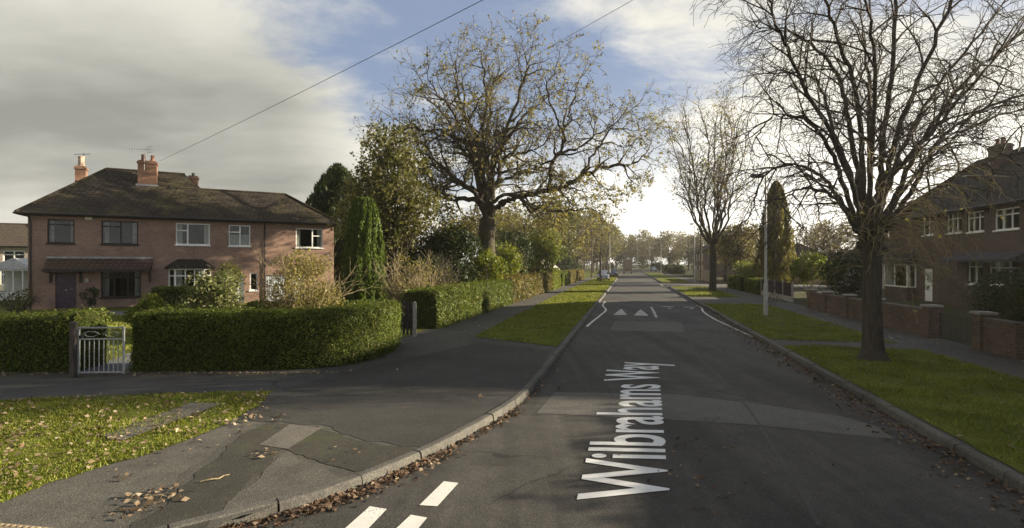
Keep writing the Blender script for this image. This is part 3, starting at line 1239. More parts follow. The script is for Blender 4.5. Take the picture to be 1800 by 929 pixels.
# garden ground behind both hedge lines
sheet('garden_ground', [(-30, 11.6), (-6.0, 12.0), (-6.0, 15.6), xy(st(16, -5.4)), xy(st(40, -5.2)), xy(st(100, -5.2)), xy(st(210, -5.2)), xy(st(210, -120)), (-140, 60), (-140, 11.6)], PAVE - .004, TURF)
sheet('garden_ground', [xy(st(-20, 11.6)), xy(st(-20, 110)), xy(st(58, 110)), xy(st(58, 11.6))], PAVE - .004, SOIL)
sheet('garden_ground', [xy(st(69, 11.6)), xy(st(69, 110)), xy(st(210, 110)), xy(st(210, 11.6))], PAVE - .004, SOIL)
sheet('garden_path', [(-9.6, 11.3), (-8.7, 11.3), (-9.6, 15), (-12.5, 20), (-17, 25.5), (-22.5, 26.5), (-22.6, 25.4), (-18, 24), (-13.6, 19.4), (-10.6, 14.8)], PAVE + .004, m_asphalt('garden_path_concrete', (0.10, 0.10, 0.115), (0.15, 0.15, 0.16)))

# newer black reinstatement, mossy strip, pale old surface on the corner
def pave_patch(name, pts, mat, dz, rag=0.07):
    return sheet(name, ragged([xy(gp(px, py, PAVE)) for px, py in pts], .12, rag, len(pts)), PAVE + dz, mat, pavement, None)


pave_patch('reinstatement_patch', ((478, 694), (560, 668), (705, 632), (840, 603), (968, 616), (950, 652), (910, 694), (832, 744), (742, 786), (640, 776), (560, 748), (470, 742), (415, 738)), PAVING_DARK, 0.004)
pave_patch('mossy_strip', ((205, 960), (330, 850), (430, 762), (470, 744), (560, 750), (500, 790), (415, 870), (330, 960)), MOSSY, 0.0045)
pave_patch('mossy_patch', ((560, 752), (640, 778), (736, 790), (675, 818), (620, 832), (540, 806), (505, 790)), MOSSY, 0.005, .06)
pave_patch('pale_patch', ((0, 872), (120, 830), (215, 815), (420, 742), (462, 744), (420, 762), (300, 852), (195, 958), (0, 985)), PAVING_PALE, 0.0035)
pave_patch('pale_patch', ((440, 850), (500, 795), (600, 836), (628, 838), (535, 872), (430, 908), (340, 946)), PAVING_PALE, 0.0035)
pave_patch('footway_strip', ((0, 672), (230, 668), (560, 662), (700, 630), (680, 652), (480, 692), (0, 704)), m_asphalt('hedge_footway', (0.045, 0.045, 0.045), (0.07, 0.068, 0.064)), 0.0025)
pave_patch('paving_slab', ((455, 783), (510, 747), (566, 753), (506, 791)), SLAB, 0.009, 0)
# blister paving at the crossing
bl = MB()
o0 = np.array(gp(-60, 915, PAVE)[:2]); e1 = np.array(gp(95, 930, PAVE)[:2]); 
ax = unit(e1 - o0); ay = np.array([-ax[1], ax[0]])
bw, bd = 1.0, 0.45
q = [o0, o0 + ax * bw, o0 + ax * bw - ay * bd, o0 - ay * bd]
sl = sheet('tactile_paving', [tuple(v) for v in q], PAVE + .01, m_plain('buff_blister', (0.24, 0.19, 0.12), .85, .2), pavement, None)
for i in range(15):
    for j in range(7):
        c = o0 + ax * (.035 + i * .067) - ay * (.03 + j * .066)
        pr = [(.022, 0), (.016, .005), (0.006, .0062)]
        for k in range(3):
            n8 = [(c[0] + pr[k][0] * math.cos(a * PI / 4), c[1] + pr[k][0] * math.sin(a * PI / 4), PAVE + .0102 + pr[k][1]) for a in range(8)]
            b0 = len(bl.V)
            bl.V += n8
            if k:
                bl.F += [(b0 - 8 + a, b0 - 8 + (a + 1) % 8, b0 + (a + 1) % 8, b0 + a) for a in range(8)]
        bl.F.append(tuple(range(b0, b0 + 8)))
bl.build('blisters', m_plain('buff_blister_top', (0.28, 0.23, 0.15), .85, .2), sl)

# verges
G1 = ragged([xy(gp(px, py, PAVE)) for px, py in ((-260, 708), (0, 705), (240, 694), (478, 689), (452, 716), (395, 748), (300, 786), (200, 815), (90, 850), (0, 886), (-120, 940))], .2, .05, 2)
verge_corner = sheet('grass_verge', G1, PAVE + .012, TURF)
vl = [xy(st(s, t_)) for s, t_ in ((16.6, -3.15), (15.2, -.2), (16.5, -.2), (20, -.2), (30, -.2), (60, -.2), (110, -.2), (110, -3.6), (60, -3.7), (36, -3.5), (24, -3.3))]
verge_left = sheet('grass_verge', ragged(vl, .4, .05, 3), PAVE + .012, TURF)
T0, T1 = ROAD_W + .2, ROAD_W + 3.75
strips = ((-12, 16.9), (18.1, 22.3), (22.55, 33.2), (40, 52), (54, 57.5), (70, 90), (93, 150))
verge_right = []
for a, b_ in strips:
    pl = [xy(st(a, T0)), xy(st(b_, T0)), xy(st(b_, T1)), xy(st(a, T1))]
    verge_right.append(pl)
    sheet('grass_verge', ragged(pl, .35, .05, a), PAVE + .012, TURF)
# slab lying in the corner grass
sheet('grass_slab', [xy(gp(px, py, PAVE)) for px, py in ((178, 770), (338, 711), (392, 713), (215, 779))], PAVE + .035, SLAB)

near = lambda poly: poly
grass_blades('grass', [(G1, 3000)], 1.0, .045, 5)
grass_blades('grass', [(vl, 330)], 1.0, .075, 6)
grass_blades('grass', [(verge_right[0], 1500), (verge_right[1], 800), (verge_right[2], 500), (verge_right[3], 260), (verge_right[4], 200), (verge_right[5], 60)], .8, .06, 7)
lawn = [(-30, 12.2), (-6.3, 12.6), (-6.3, 16.5), (-12, 24), (-26, 24)]
grass_blades('grass', [(lawn, 150)], 1, .06, 8)


# fallen leaves
def litter(name, C, size, seed, mat=LITTER):
    lr = np.random.default_rng(seed)
    C = np.asarray(C)
    N = np.array([0, 0, 1.0]) + lr.normal(size=(len(C), 3)) * .35
    o = leaves(name, C, size, mat, None, N * 6, 1.0, .7, .35)
    o['kind'] = 'stuff'
    return o


lr = np.random.default_rng(21)
pts = []
# far gutter (shaded kerb): thick drift against the stones
s = lr.uniform(-4, 34, 5200) ** 1.0
d = np.abs(lr.normal(size=5200)) * (.16 + .2 * (wob(np.stack([s, s * 0, s * 0], 1), .9, 3) + 1) * .5)
keep = lr.uniform(size=5200) < np.clip(1.1 - s / 40, .15, 1)
for a, b_ in zip(s[keep], d[keep]):
    pts.append(st(a, ROAD_W - .03 - b_, hump(a) + .012 + lr.uniform(0, .03) * math.exp(-b_ * 6)))
# near gutter at the turn
KL = np.array(kerb_left)
for _ in range(2600):
    i = lr.integers(8, 46)
    f = lr.uniform()
    i = min(i, len(KL) - 2)
    p = KL[i] * (1 - f) + KL[i + 1] * f
    if p[1] > 17:
        continue
    dd = KL[i + 1] - KL[i]
    n = np.array([dd[1], -dd[0]]) / np.linalg.norm(dd)
    o = abs(lr.normal()) * (.13 if p[1] < 7 else .09)
    if lr.uniform() < (.95 if p[1] < 6.9 else .5):
        pts.append((*(p + n * (o + .02)), .012 + lr.uniform(0, .025)))
# strewn over the carriageway
for _ in range(170):
    a, b_ = lr.uniform(2, 40), lr.uniform(.2, 5.8)
    pts.append(st(a, b_, hump(a) + .012))
for cx, cy, sg, n in ((1.9, 6.1, .22, 14), (2.5, 7.0, .2, 18), (2.2, 5.6, .25, 16), (3.3, 6.0, .3, 8)):
    for _ in range(n):
        pts.append((cx + lr.normal() * sg, cy + lr.normal() * sg * 1.3, .012))
litter('fallen_leaves', pts, .054, 31)
pts = []
xs_, ys_ = [p[0] for p in G1], [p[1] for p in G1]


def inside(poly, x, y):
    r = False
    j = len(poly) - 1
    for i in range(len(poly)):
        if (poly[i][1] > y) != (poly[j][1] > y) and x < (poly[j][0] - poly[i][0]) * (y - poly[i][1]) / (poly[j][1] - poly[i][1]) + poly[i][0]:
            r = not r
        j = i
    return r


while len(pts) < 1350:
    x, y = lr.uniform(-9, -4), lr.uniform(4.8, 10)
    if inside(G1, x, y) and lr.uniform() < .45 + .6 * float(wob(np.array([x, y, 0.]), 1.2, 4)) + (0.25 if y < 7.5 else 0):
        pts.append((x, y, PAVE + .03 + lr.uniform(0, .035)))
for px, py, sg, n in ((272, 875, .13, 70), (250, 895, .09, 30), (225, 842, .05, 6), (450, 735, .3, 70), (300, 800, .25, 14), (470, 800, .08, 14), (400, 770, .3, 14), (700, 650, .5, 16), (640, 800, .3, 8), (820, 700, .6, 8)):
    c = gp(px, py, PAVE)
    for _ in range(n):
        pts.append((c[0] + lr.normal() * sg, c[1] + lr.normal() * sg, PAVE + .016 + lr.uniform(0, .02)))
for _ in range(500):       # under the clipped hedge
    x = lr.uniform(-14, -3.6)
    pts.append((x, 11.28 - abs(lr.normal()) * .12 + (0.12 * max(0, x + 5)) ** 1 * 1.2, PAVE + .014))
for _ in range(1300):      # far verge under the bare tree
    a, b_ = lr.uniform(1, 30), lr.uniform(T0, 11.3)
    pts.append(st(a, b_, PAVE + .03))
for _ in range(500):
    a, b_ = lr.uniform(15, 45), lr.uniform(-5, -.2)
    pts.append(st(a, b_, PAVE + .025))
litter('fallen_leaves', pts, .056, 32, m_leaf('pale_dead_leaf', [(0.10, 0.065, 0.04), (0.22, 0.16, 0.10), (0.34, 0.27, 0.18), (0.16, 0.10, 0.06), (0.42, 0.36, 0.26)], 0.15, 0.8))

# ------------------------------------------------------------------ buildings
class Front:
    """a house front standing on the ground from corner A in direction d (x axis of the house)"""
    def __init__(self, ax, ay, dx, dy):
        L = math.hypot(dx, dy)
        self.a = (ax, ay)
        self.d = (dx / L, dy / L)
        self.rot = math.atan2(dy, dx)

    def u(self, px):
        k = (px - 900) / 900
        return (k * self.a[1] - self.a[0]) / (self.d[0] - k * self.d[1])

    def z(self, px, py):
        y = self.a[1] + self.u(px) * self.d[1]
        return CAMZ - (py - 464.5) / 900 * y

    def rect(self, x0, y0, x1, y1):
        xm = (x0 + x1) / 2
        return (self.u(x0), self.u(x1), self.z(xm, y1), self.z(xm, y0))


def wall_with_openings(mb, x0, x1, z0, z1, ops, y=0.0, depth=0.12):
    xs = sorted({x0, x1, *[o[0] for o in ops], *[o[1] for o in ops]})
    zs = sorted({z0, z1, *[o[2] for o in ops], *[o[3] for o in ops]})
    xs = [x for x in xs if x0 <= x <= x1]
    zs = [z for z in zs if z0 <= z <= z1]
    for i in range(len(xs) - 1):
        for j in range(len(zs) - 1):
            cx, cz = (xs[i] + xs[i + 1]) / 2, (zs[j] + zs[j + 1]) / 2
            if any(o[0] < cx < o[1] and o[2] < cz < o[3] for o in ops):
                continue
            mb.quad((xs[i], y, zs[j]), (xs[i + 1], y, zs[j]), (xs[i + 1], y, zs[j + 1]), (xs[i], y, zs[j + 1]))
    for a, b_, c, d in ops:
        mb.quad((a, y, c), (a, y, d), (a, y + depth, d), (a, y + depth, c))
        mb.quad((b_, y, c), (b_, y + depth, c), (b_, y + depth, d), (b_, y, d))
        mb.quad((a, y, d), (b_, y, d), (b_, y + depth, d), (a, y + depth, d))
        mb.quad((a, y, c), (a, y + depth, c), (b_, y + depth, c), (b_, y, c))


def curtain_mesh(mb, x0, x1, z0, z1, y):
    n = max(4, int((x1 - x0) / .04))
    V = []
    for i in range(n + 1):
        x = x0 + (x1 - x0) * i / n
        V += [(x, y + .025 * math.sin(i * 1.9), z0), (x, y + .03 * math.sin(i * 1.9 + .4), z1)]
    mb.add(V, [(2 * i, 2 * i + 2, 2 * i + 3, 2 * i + 1) for i in range(n)])


def window(house, op, mull=(0.5,), trans=None, fm=None, y=0.06, bar=.066, curtain='sides', sill=True, cm=None, detail=True):
    """window in an opening: frame > pane, curtain, sill. trans: list of (x-fraction range, z-fraction)"""
    x0, x1, z0, z1 = op
    fm = fm or WHITE
    f = MB()
    y0, y1 = y, y + .06
    f.box(x0, x0 + bar, y0, y1, z0, z1).box(x1 - bar, x1, y0, y1, z0, z1)
    f.box(x0 + bar, x1 - bar, y0 + .002, y1, z0, z0 + bar).box(x0 + bar, x1 - bar, y0 + .002, y1, z1 - bar, z1)
    for m in mull:
        xm = x0 + (x1 - x0) * m
        f.box(xm - bar * .55, xm + bar * .55, y0 + .004, y1 - .004, z0 + bar, z1 - bar)
    for a, b_, q in (trans or ()):
        zm = z0 + (z1 - z0) * q
        f.box(x0 + (x1 - x0) * a + bar * .5, x0 + (x1 - x0) * b_ - bar * .5, y0 + .006, y1 - .006, zm - bar * .45, zm + bar * .45)
    w = f.build('window', fm, house)
    if not detail:
        MB().quad((x0, y0 + .03, z0), (x1, y0 + .03, z0), (x1, y0 + .03, z1), (x0, y0 + .03, z1)).build('pane', GLASS, w)
        return w
    MB().quad((x0 + .01, y0 + .03, z0 + .01), (x1 - .01, y0 + .03, z0 + .01), (x1 - .01, y0 + .03, z1 - .01), (x0 + .01, y0 + .03, z1 - .01)).build('pane', GLASS, w)
    if curtain:
        wd = (x1 - x0) * .17
        spans = [(x0 + .02, x1 - .02, z0 + (z1 - z0) * .55)] if curtain == 'net' else [(x0 + .02, x0 + .02 + wd, z1), (x1 - .02 - wd, x1 - .02, z1)]
        for a, b_, zt_ in spans:
            c = MB()
            curtain_mesh(c, a, b_, z0, zt_, y + .25)
            c.build('curtain', cm or CURTAIN, w)
    if sill:
        MB().bbox(x0 - .06, x1 + .06, -.07, y0 - .003, z0 - .07, z0 + .012, .012).build('sill', fm, w)
    return w


def door(house, op, mat, y=.08, panels=True, glazed=False, frame=None):
    x0, x1, z0, z1 = op
    d = MB()
    fw = .06
    d.bbox(x0 + fw, x1 - fw, y, y + .05, z0 + .02, z1 - fw, .008)
    if panels:
        w = x1 - x0 - 2 * fw
        for a, b_ in ((.14, .46), (.54, .86)):
            for c, e in ((.08, .45), (.52, .92)):
                if glazed and c > .5:
                    continue
                h = z1 - z0 - fw
                d.bbox(x0 + fw + w * a, x0 + fw + w * b_, y - .012, y - .001, z0 + h * c, z0 + h * e, .005)
    o = d.build('door', mat, house)
    f = MB().box(x0, x0 + fw, y - .02, y + .06, z0, z1).box(x1 - fw, x1, y - .02, y + .06, z0, z1).box(x0 + fw, x1 - fw, y - .018, y + .06, z1 - fw, z1)
    f.build('door_frame', frame or mat, o)
    MB().tube([(x1 - fw - .1, y - .05, z0 + 1.02), (x1 - fw - .1, y + .01, z0 + 1.02)], .016, 8).tube([(x1 - fw - .2, y - .05, z0 + 1.02), (x1 - fw - .09, y - .05, z0 + 1.02)], .012, 8).build('handle', STEEL, o)
    MB().bbox(x0 + (x1 - x0) * .36, x0 + (x1 - x0) * .64, y - .006, y, z0 + .95, z0 + 1.01, .003).build('letter_plate', STEEL, o)
    if glazed:
        MB().quad((x0 + .2, y - .004, z0 + 1.2), (x1 - .2, y - .004, z0 + 1.2), (x1 - .2, y - .004, z1 - .2), (x0 + .2, y - .004, z1 - .2)).build('pane', GLASS, o)
    return o


def hip_roof(house, x0, x1, y0, y1, ze, rx0, rx1, ry, zr, mat, th=.14, name='roof', gut=True, right=True, left=True):
    """hipped (or, with rx at the ends, gabled) roof; eaves rectangle at ze, ridge from rx0 to rx1 at zr"""
    n = 14
    m = MB()
    A, B, C, D = (x0, y0, ze), (x1, y0, ze), (x1, y1, ze), (x0, y1, ze)
    P, Q = (rx0, ry, zr), (rx1, ry, zr)
    sag = lambda p, k: (p[0], p[1], p[2] - k)
    # front and back slopes as strips so that the courses sag a little
    def slope(a, b_, q, p):
        V = []
        for i in range(n + 1):
            f = i / n
            lo = [a[k] + (b_[k] - a[k]) * f for k in range(3)]
            hi = [p[k] + (q[k] - p[k]) * f for k in range(3)]
            for g in (0, .33, .66, 1):
                w = .035 * math.sin(g * PI) + .012 * math.sin(f * 11 + g * 5) * (0 < g < 1)
                V.append((lo[0] + (hi[0] - lo[0]) * g, lo[1] + (hi[1] - lo[1]) * g, lo[2] + (hi[2] - lo[2]) * g - w))
        m.add(V, [(4 * i + j, 4 * i + 4 + j, 4 * i + 5 + j, 4 * i + 1 + j) for i in range(n) for j in range(3)])
    slope(A, B, Q, P)
    slope(C, D, P, Q)
    m.poly([D, A, P])
    m.poly([B, C, Q])
    # underside and fascia
    lo = [(p[0], p[1], ze - th) for p in (A, B, C, D)]
    m.poly(lo[::-1])
    for a, b_, c, d in ((A, lo[0], lo[1], B), (B, lo[1], lo[2], C), (C, lo[2], lo[3], D), (D, lo[3], lo[0], A)):
        m.quad(a, b_, c, d)
    r = m.build(name, mat, house)
    t = MB()
    t.tube([P, Q], .085, 8)
    for a, b_ in ((A, P), (D, P), (B, Q), (C, Q))[0 if left else 2:4 if right else 2]:
        t.tube([a, b_], .075, 8)
    t.build('ridge_tiles', mat, r)
    if gut:
        g = MB()
        g.tube([(x0 - .02, y0 - .06, ze - .06), (x1 + .02, y0 - .06, ze - .06)], .055, 8)
        g.tube([(x0 - .06, y0, ze - .06), (x0 - .06, y1, ze - .06)], .055, 8)
        g.tube([(x1 + .06, y0, ze - .06), (x1 + .06, y1, ze - .06)], .055, 8)
        g.build('gutter', GUTTER_M, r)
    return r


def chimney(roof, x, y, z0, z1, w, d, pots, mat, potmat, pr=.11, ph=.4):
    m = MB().box(x - w / 2, x + w / 2, y - d / 2, y + d / 2, z0, z1 - .22)
    m.bbox(x - w / 2 - .05, x + w / 2 + .05, y - d / 2 - .05, y + d / 2 + .05, z1 - .22, z1 - .08, .012)
    m.bbox(x - w / 2 + .01, x + w / 2 - .01, y - d / 2 + .01, y + d / 2 - .01, z1 - .08, z1, .012)
    c = m.build('chimney', mat, roof)
    for k in range(pots):
        px = x + (k - (pots - 1) / 2) * (w / max(1, pots)) * .95
        MB().tube([(px, y, z1 - .02), (px, y, z1 + ph * .15), (px, y, z1 + ph * .85), (px, y, z1 + ph * .86), (px, y, z1 + ph)],
                  [pr * 1.15, pr, pr * .86, pr * 1.05, pr * .98], 10).build('chimney_pot', potmat, c)
    return c


POT = m_plain('terracotta_pot', (0.2, 0.11, 0.08), 0.8, 0.2)
BRICK_CH = m_brick('chimney_brick', (0.23, 0.13, 0.085), (0.29, 0.165, 0.11), (0.25, 0.19, 0.14))

# ---- the brick semi-detached pair on the corner
He = 5.2
c0, c1 = at(27, 372, (He - CAMZ) * 900 / 92.5), at(599, 393, (He - CAMZ) * 900 / 71.5)
ex, ey = c1[0] - c0[0], c1[1] - c0[1]
eL = math.hypot(ex, ey)
ex, ey = ex / eL, ey / eL
ov = .38
FR = Front(c0[0] + ex * ov - ey * ov, c0[1] + ey * ov + ex * ov, ex, ey)
HL = eL - 2 * ov
semi = thing('semi_detached_house', 'red brick semi-detached house with mossy hipped roof behind the clipped corner hedge', 'house', (FR.a[0], FR.a[1], 0), FR.rot)
r_ = FR.rect
op_up = [r_(83, 386, 131, 428), r_(178, 389, 243, 430), r_(309, 393, 369, 431), r_(402, 396, 440, 433), r_(520, 402, 567, 436)]
op_lo = [r_(97, 480, 134, 550), r_(177, 475, 248, 523), r_(412, 481, 426, 527), r_(439, 480, 453, 511), r_(467, 484, 512, 531)]
op_lo[0] = (*op_lo[0][:2], .12, op_lo[0][3])
op_lo[2] = (op_lo[2][0] - .3, op_lo[2][1] + .1, .12, op_lo[2][3])
op_lo[4] = (op_lo[4][0], op_lo[4][0] + 2.3, .12, op_lo[4][3])
bay = r_(296, 473, 371, 513)
HD = 7.9
w = MB()
wall_with_openings(w, 0, HL, -.1, He - .1, op_up + op_lo + [(bay[0] + .1, bay[1] - .1, bay[2], bay[3])])
w.quad((0, 0, -.1), (0, 0, He - .1), (0, HD, He - .1), (0, HD, -.1))
w.quad((HL, 0, -.1), (HL, HD, -.1), (HL, HD, He - .1), (HL, 0, He - .1))
w.quad((0, HD, -.1), (0, HD, He - .1), (HL, HD, He - .1), (HL, HD, -.1))
w.build('wall', BRICK, semi)
rm = MB()
rm.quad((.05, 3.2, 0), (HL - .05, 3.2, 0), (HL - .05, 3.2, He), (.05, 3.2, He))
rm.quad((.05, .3, 2.62), (HL - .05, .3, 2.62), (HL - .05, 3.2, 2.62), (.05, 3.2, 2.62))
for q in (3.4, 7.4, 9.6, 11.6):
    rm.quad((q, .3, 0), (q, 3.2, 0), (q, 3.2, He), (q, .3, He))
rm.build('interior', ROOM, semi)
DARKC = m_plain('pale_curtain', (0.42, 0.4, 0.38), 0.9, 0.1)
window(semi, op_up[0], (), [(0, 1, .78)], DARKFRAME, curtain='sides', cm=DARKC)
window(semi, op_up[1], (.52,), [(0, .52, .76)], DARKFRAME, cm=DARKC)
window(semi, op_up[2], (.34,), [(0, .34, .66)], WHITE)
window(semi, op_up[3], (.52,), [(0, .52, .66)], WHITE, curtain='net')
window(semi, op_up[4], (.62,), [(.62, 1, .62)], WHITE)
window(semi, op_lo[1], (.33, .66), [(0, 1, .72)], DARKFRAME, cm=DARKC)
window(semi, op_lo[3], (), None, WHITE, curtain=None)
door(semi, op_lo[0], PURPLE)
door(semi, op_lo[2], WHITE, y=.1, glazed=True, frame=WHITE)
# ribbed white garage door half behind the yellow shrub
g = MB()
a, b_, c, d = op_lo[4]
nr = 22
for i in range(nr):
    xa = a + (b_ - a) * i / nr
    xb = a + (b_ - a) * (i + 1) / nr
    g.quad((xa, .1, c), (xa + (xb - xa) * .5, .085, c), (xa + (xb - xa) * .5, .085, d), (xa, .1, d))
    g.quad((xa + (xb - xa) * .5, .085, c), (xb, .1, c), (xb, .1, d), (xa + (xb - xa) * .5, .085, d))
gd = g.build('garage_door', m_plain('pale_blue_grey_paint', (0.5, 0.54, 0.58), 0.5, 0.3, var=.06), semi)
MB().bbox((a + b_) / 2 - .08, (a + b_) / 2 + .08, .05, .085, c + .9, c + .96, .01).build('handle', STEEL, gd)
# tiled lean-to canopy over door and window of the near half
ca, cb = FR.u(84), FR.u(268)
zt, zb = FR.z(170, 454), FR.z(170, 473)
cn = MB()
cn.add([(ca, 0, zt), (cb, 0, zt), (cb, -.85, zb), (ca, -.85, zb), (ca, 0, zb - .08), (cb, 0, zb - .08), (cb, -.85, zb - .1), (ca, -.85, zb - .1)],
       [(0, 3, 2, 1), (4, 5, 6, 7), (3, 7, 6, 2), (0, 4, 7, 3), (1, 2, 6, 5)])
cno = cn.build('canopy', m_tiles('canopy_tiles', (0.075, 0.05, 0.04), (0.1, 0.066, 0.05), (0.07, 0.065, 0.03), .5), semi)
MB().box(ca - .02, cb + .02, -.1, -.003, zt - .03, zt + .07).build('flashing', LEAD, cno)
MB().box(ca - .02, cb + .02, -.91, -.853, zb - .15, zb + .01).build('fascia', DARKFRAME, cno)
br = MB()
for q in (ca + .12, cb - .12, FR.u(142)):
    br = MB()
    br.box(q - .05, q + .05, -.75, -.003, zb - .2, zb - .102)
    br.box(q - .05, q + .05, -.1, -.003, zb - .75, zb - .202)
    br.build('bracket', DARKFRAME, cno)
MB().bbox(FR.u(150), FR.u(150) + .16, -.12, -.003, zb - .72, zb - .5, .03).build('porch_lamp', m_plain('porch_lamp_glass', (.45, .45, .4), .3, .5), semi)
# bay window of the far half: white frames under a small hipped roof
bx0, bx1, bz0, bz1 = bay[0], bay[1], bay[2], bay[3]
bw = MB()
pl = [(bx0, 0), (bx0 + .35, -.6), (bx1 - .35, -.6), (bx1, 0)]
bw.prism([(p[0], p[1]) for p in pl], -.1, bz0 - .04)
byo = bw.build('bay_window', BRICK, semi)
fr_, gl_ = MB(), MB()
for i in range(3):
    p, q = Vector((*pl[i], 0)), Vector((*pl[i + 1], 0))
    ln = (q - p).length
    dd = (q - p) / ln
    nn = Vector((dd.y, -dd.x, 0))
    def bar(u0, u1, z0, z1, o=0.0):
        a, b2 = p + dd * u0, p + dd * u1
        c2, d2 = b2 - nn * .06, a - nn * .06
        a, b2 = a + nn * o, b2 + nn * o
        fr_.add([(v.x, v.y, z0) for v in (a, b2, c2, d2)] + [(v.x, v.y, z1) for v in (a, b2, c2, d2)],
                [(3, 2, 1, 0), (4, 5, 6, 7), (0, 1, 5, 4), (1, 2, 6, 5), (2, 3, 7, 6), (3, 0, 4, 7)])
    bar(0, ln, bz0 - .04, bz0 + .05, .02)
    bar(0, ln, bz1 - .06, bz1 + .02, .01)
    bar(0, .07, bz0 + .05, bz1 - .06)
    bar(ln - .07, ln, bz0 + .05, bz1 - .06)
    if i == 1:
        for q2 in (.36, .68):
            bar(ln * q2 - .03, ln * q2 + .03, bz0 + .05, bz1 - .06, -.004)
    bar(.07, ln - .07, bz0 + (bz1 - bz0) * .68, bz0 + (bz1 - bz0) * .73, -.006)
    a, b2 = p - nn * .03, q - nn * .03
    gl_.quad((a.x, a.y, bz0), (b2.x, b2.y, bz0), (b2.x, b2.y, bz1), (a.x, a.y, bz1))
fr_.build('frame', WHITE, byo)
gl_.build('pane', GLASS, byo)
for a, b_ in ((bx0 + .3, bx0 + .7), (bx1 - .7, bx1 - .3)):
    cu_ = MB()
    curtain_mesh(cu_, a, b_, bz0, bz1, -.35)
    cu_.build('curtain', CURTAIN, byo)
zt2 = FR.z(333, 456)
rf = MB()
e0 = [(bx0 - .2, 0), (bx0 + .25, -.8), (bx1 - .25, -.8), (bx1 + .2, 0)]
top = [(bx0 + .45, 0, zt2), (bx1 - .45, 0, zt2)]
lo_ = [(x, y, bz1 + .02) for x, y in e0]
rf.poly(lo_[::-1])
ed = [(x, y, bz1 + .1) for x, y in e0]
for i in range(3):
    rf.quad(lo_[i], lo_[i + 1], ed[i + 1], ed[i])
rf.poly([ed[0], ed[1], top[0]])
rf.quad(ed[1], ed[2], top[1], top[0])
rf.poly([ed[2], ed[3], top[1]])
rf.build('roof', TILES_DARK, byo)
# roof: main hipped body and the lower-ridged addition
xs_split = FR.u(467)


def ridge_u(px, yy):
    """u of a roof point at depth yy behind the front whose picture column is px"""
    k = (px - 900) / 900
    ax_ = FR.a[0] - FR.d[1] * yy
    ay_ = FR.a[1] + FR.d[0] * yy
    return (k * ay_ - ax_) / (FR.d[0] - k * FR.d[1])


def ridge_z(px, py, yy):
    u = ridge_u(px, yy)
    return CAMZ - (py - 464.5) / 900 * (FR.a[1] + FR.d[0] * yy + FR.d[1] * u)


RY = HD / 2
zr1 = ridge_z(200, 298, RY)
hip_roof(semi, -ov, ridge_u(367, RY) + 1.6, -ov, HD + ov, He, ridge_u(187, RY), ridge_u(325, RY), RY, zr1, TILES, right=False)
pitch = (zr1 - He) / (RY + ov)
Y2 = 3.4
for _ in range(6):
    zr2 = ridge_z(430, 338, Y2)
    Y2 = -ov + (zr2 - He) / pitch
mroof = [o for o in semi.children if o.name.startswith('roof')][0]
hip_roof(semi, ridge_u(330, Y2) - 1.5, HL + ov, -ov, 2 * Y2 + ov, He + .006, ridge_u(330, Y2) - .5, ridge_u(502, Y2), Y2, zr2 + .006, TILES, left=False)
zc1 = ridge_z(260, 284, 2.9)
ch = chimney(mroof, ridge_u(260, 2.9), 2.9, zr1 - 1.7, zc1, .95, .62, 2, BRICK_CH, POT, .12, .38)
# television aerials strapped to the stack
aer = MB()
ux, uy = ridge_u(255, 2.9), 2.9
aer.tube([(ux, uy - .3, zc1 - .6), (ux, uy - .3, zc1 + .75)], .02, 6)
aer.tube([(ux - .75, uy - .3, zc1 + .62), (ux + .55, uy - .3, zc1 + .7)], .014, 6)
for i in range(9):
    q = ux - .7 + i * .14
    hgt = .10 + .012 * i
    aer.tube([(q, uy - .3, zc1 + .62 + .008 * i - hgt), (q, uy - .3, zc1 + .62 + .008 * i + hgt)], .011, 5)
aer.tube([(ux + .3, uy - .28, zc1 + .1), (ux + .3, uy - .28, zc1 + .95)], .018, 6)
for i in range(5):
    aer.tube([(ux + .1, uy - .28, zc1 + .5 + i * .1), (ux + .5, uy - .28, zc1 + .5 + i * .1)], .011, 5)
aer.build('aerial', m_plain('aerial_aluminium', (0.62, 0.62, 0.62), .4, .5, .2, var=.05), ch)
MB().box(ridge_u(260, 2.9) - .56, ridge_u(260, 2.9) + .56, 2.5, 2.58, zr1 - 1.15, zr1 - .98).build('flashing', LEAD, ch)
zc2 = ridge_z(143, 293, 5.2)
ch2 = chimney(mroof, ridge_u(143, 5.2), 5.2, 5.3, zc2, .52, .52, 1, BRICK_CH, m_plain('buff_pot', (.42, .33, .25), .8, .2), .17, .62)
aer = MB()
ux = ridge_u(143, 5.2)
aer.tube([(ux + .12, 5.2, zc2 + .2), (ux + .12, 5.2, zc2 + .85)], .018, 6)
aer.tube([(ux - .35, 5.2, zc2 + .72), (ux + .45, 5.2, zc2 + .82)], .013, 6)
for i in range(5):
    aer.tube([(ux - .3 + i * .17, 5.05, zc2 + .73 + i * .02), (ux - .3 + i * .17, 5.35, zc2 + .73 + i * .02)], .01, 5)
aer.build('aerial', IRON, ch2)
chimney(mroof, ridge_u(340, 4.6), 4.6, zr1 - 1, ridge_z(340, 310, 4.6), .55, .5, 1, m_brick('dark_chimney_brick', (.09, .055, .045), (.11, .07, .055), (.09, .08, .07)), IRON, .11, .2)  # darker brick than the other stacks
dp = MB()
ud = FR.u(465)
dp.tube([(ud, -.32, He - .2), (ud, -.06, He - .5), (ud, -.06, .1)], .04, 8)
for q in (.8, 2.4, 4.0):
    dp.box(ud - .06, ud + .06, -.05, -.003, q, q + .05)
dp.build('downpipe', GUTTER_M, semi)
dp = MB()
dp.tube([(.12, -.32, He - .2), (.12, -.06, He - .5), (.12, -.06, .1)], .04, 8)
dp.build('downpipe', GUTTER_M, semi)
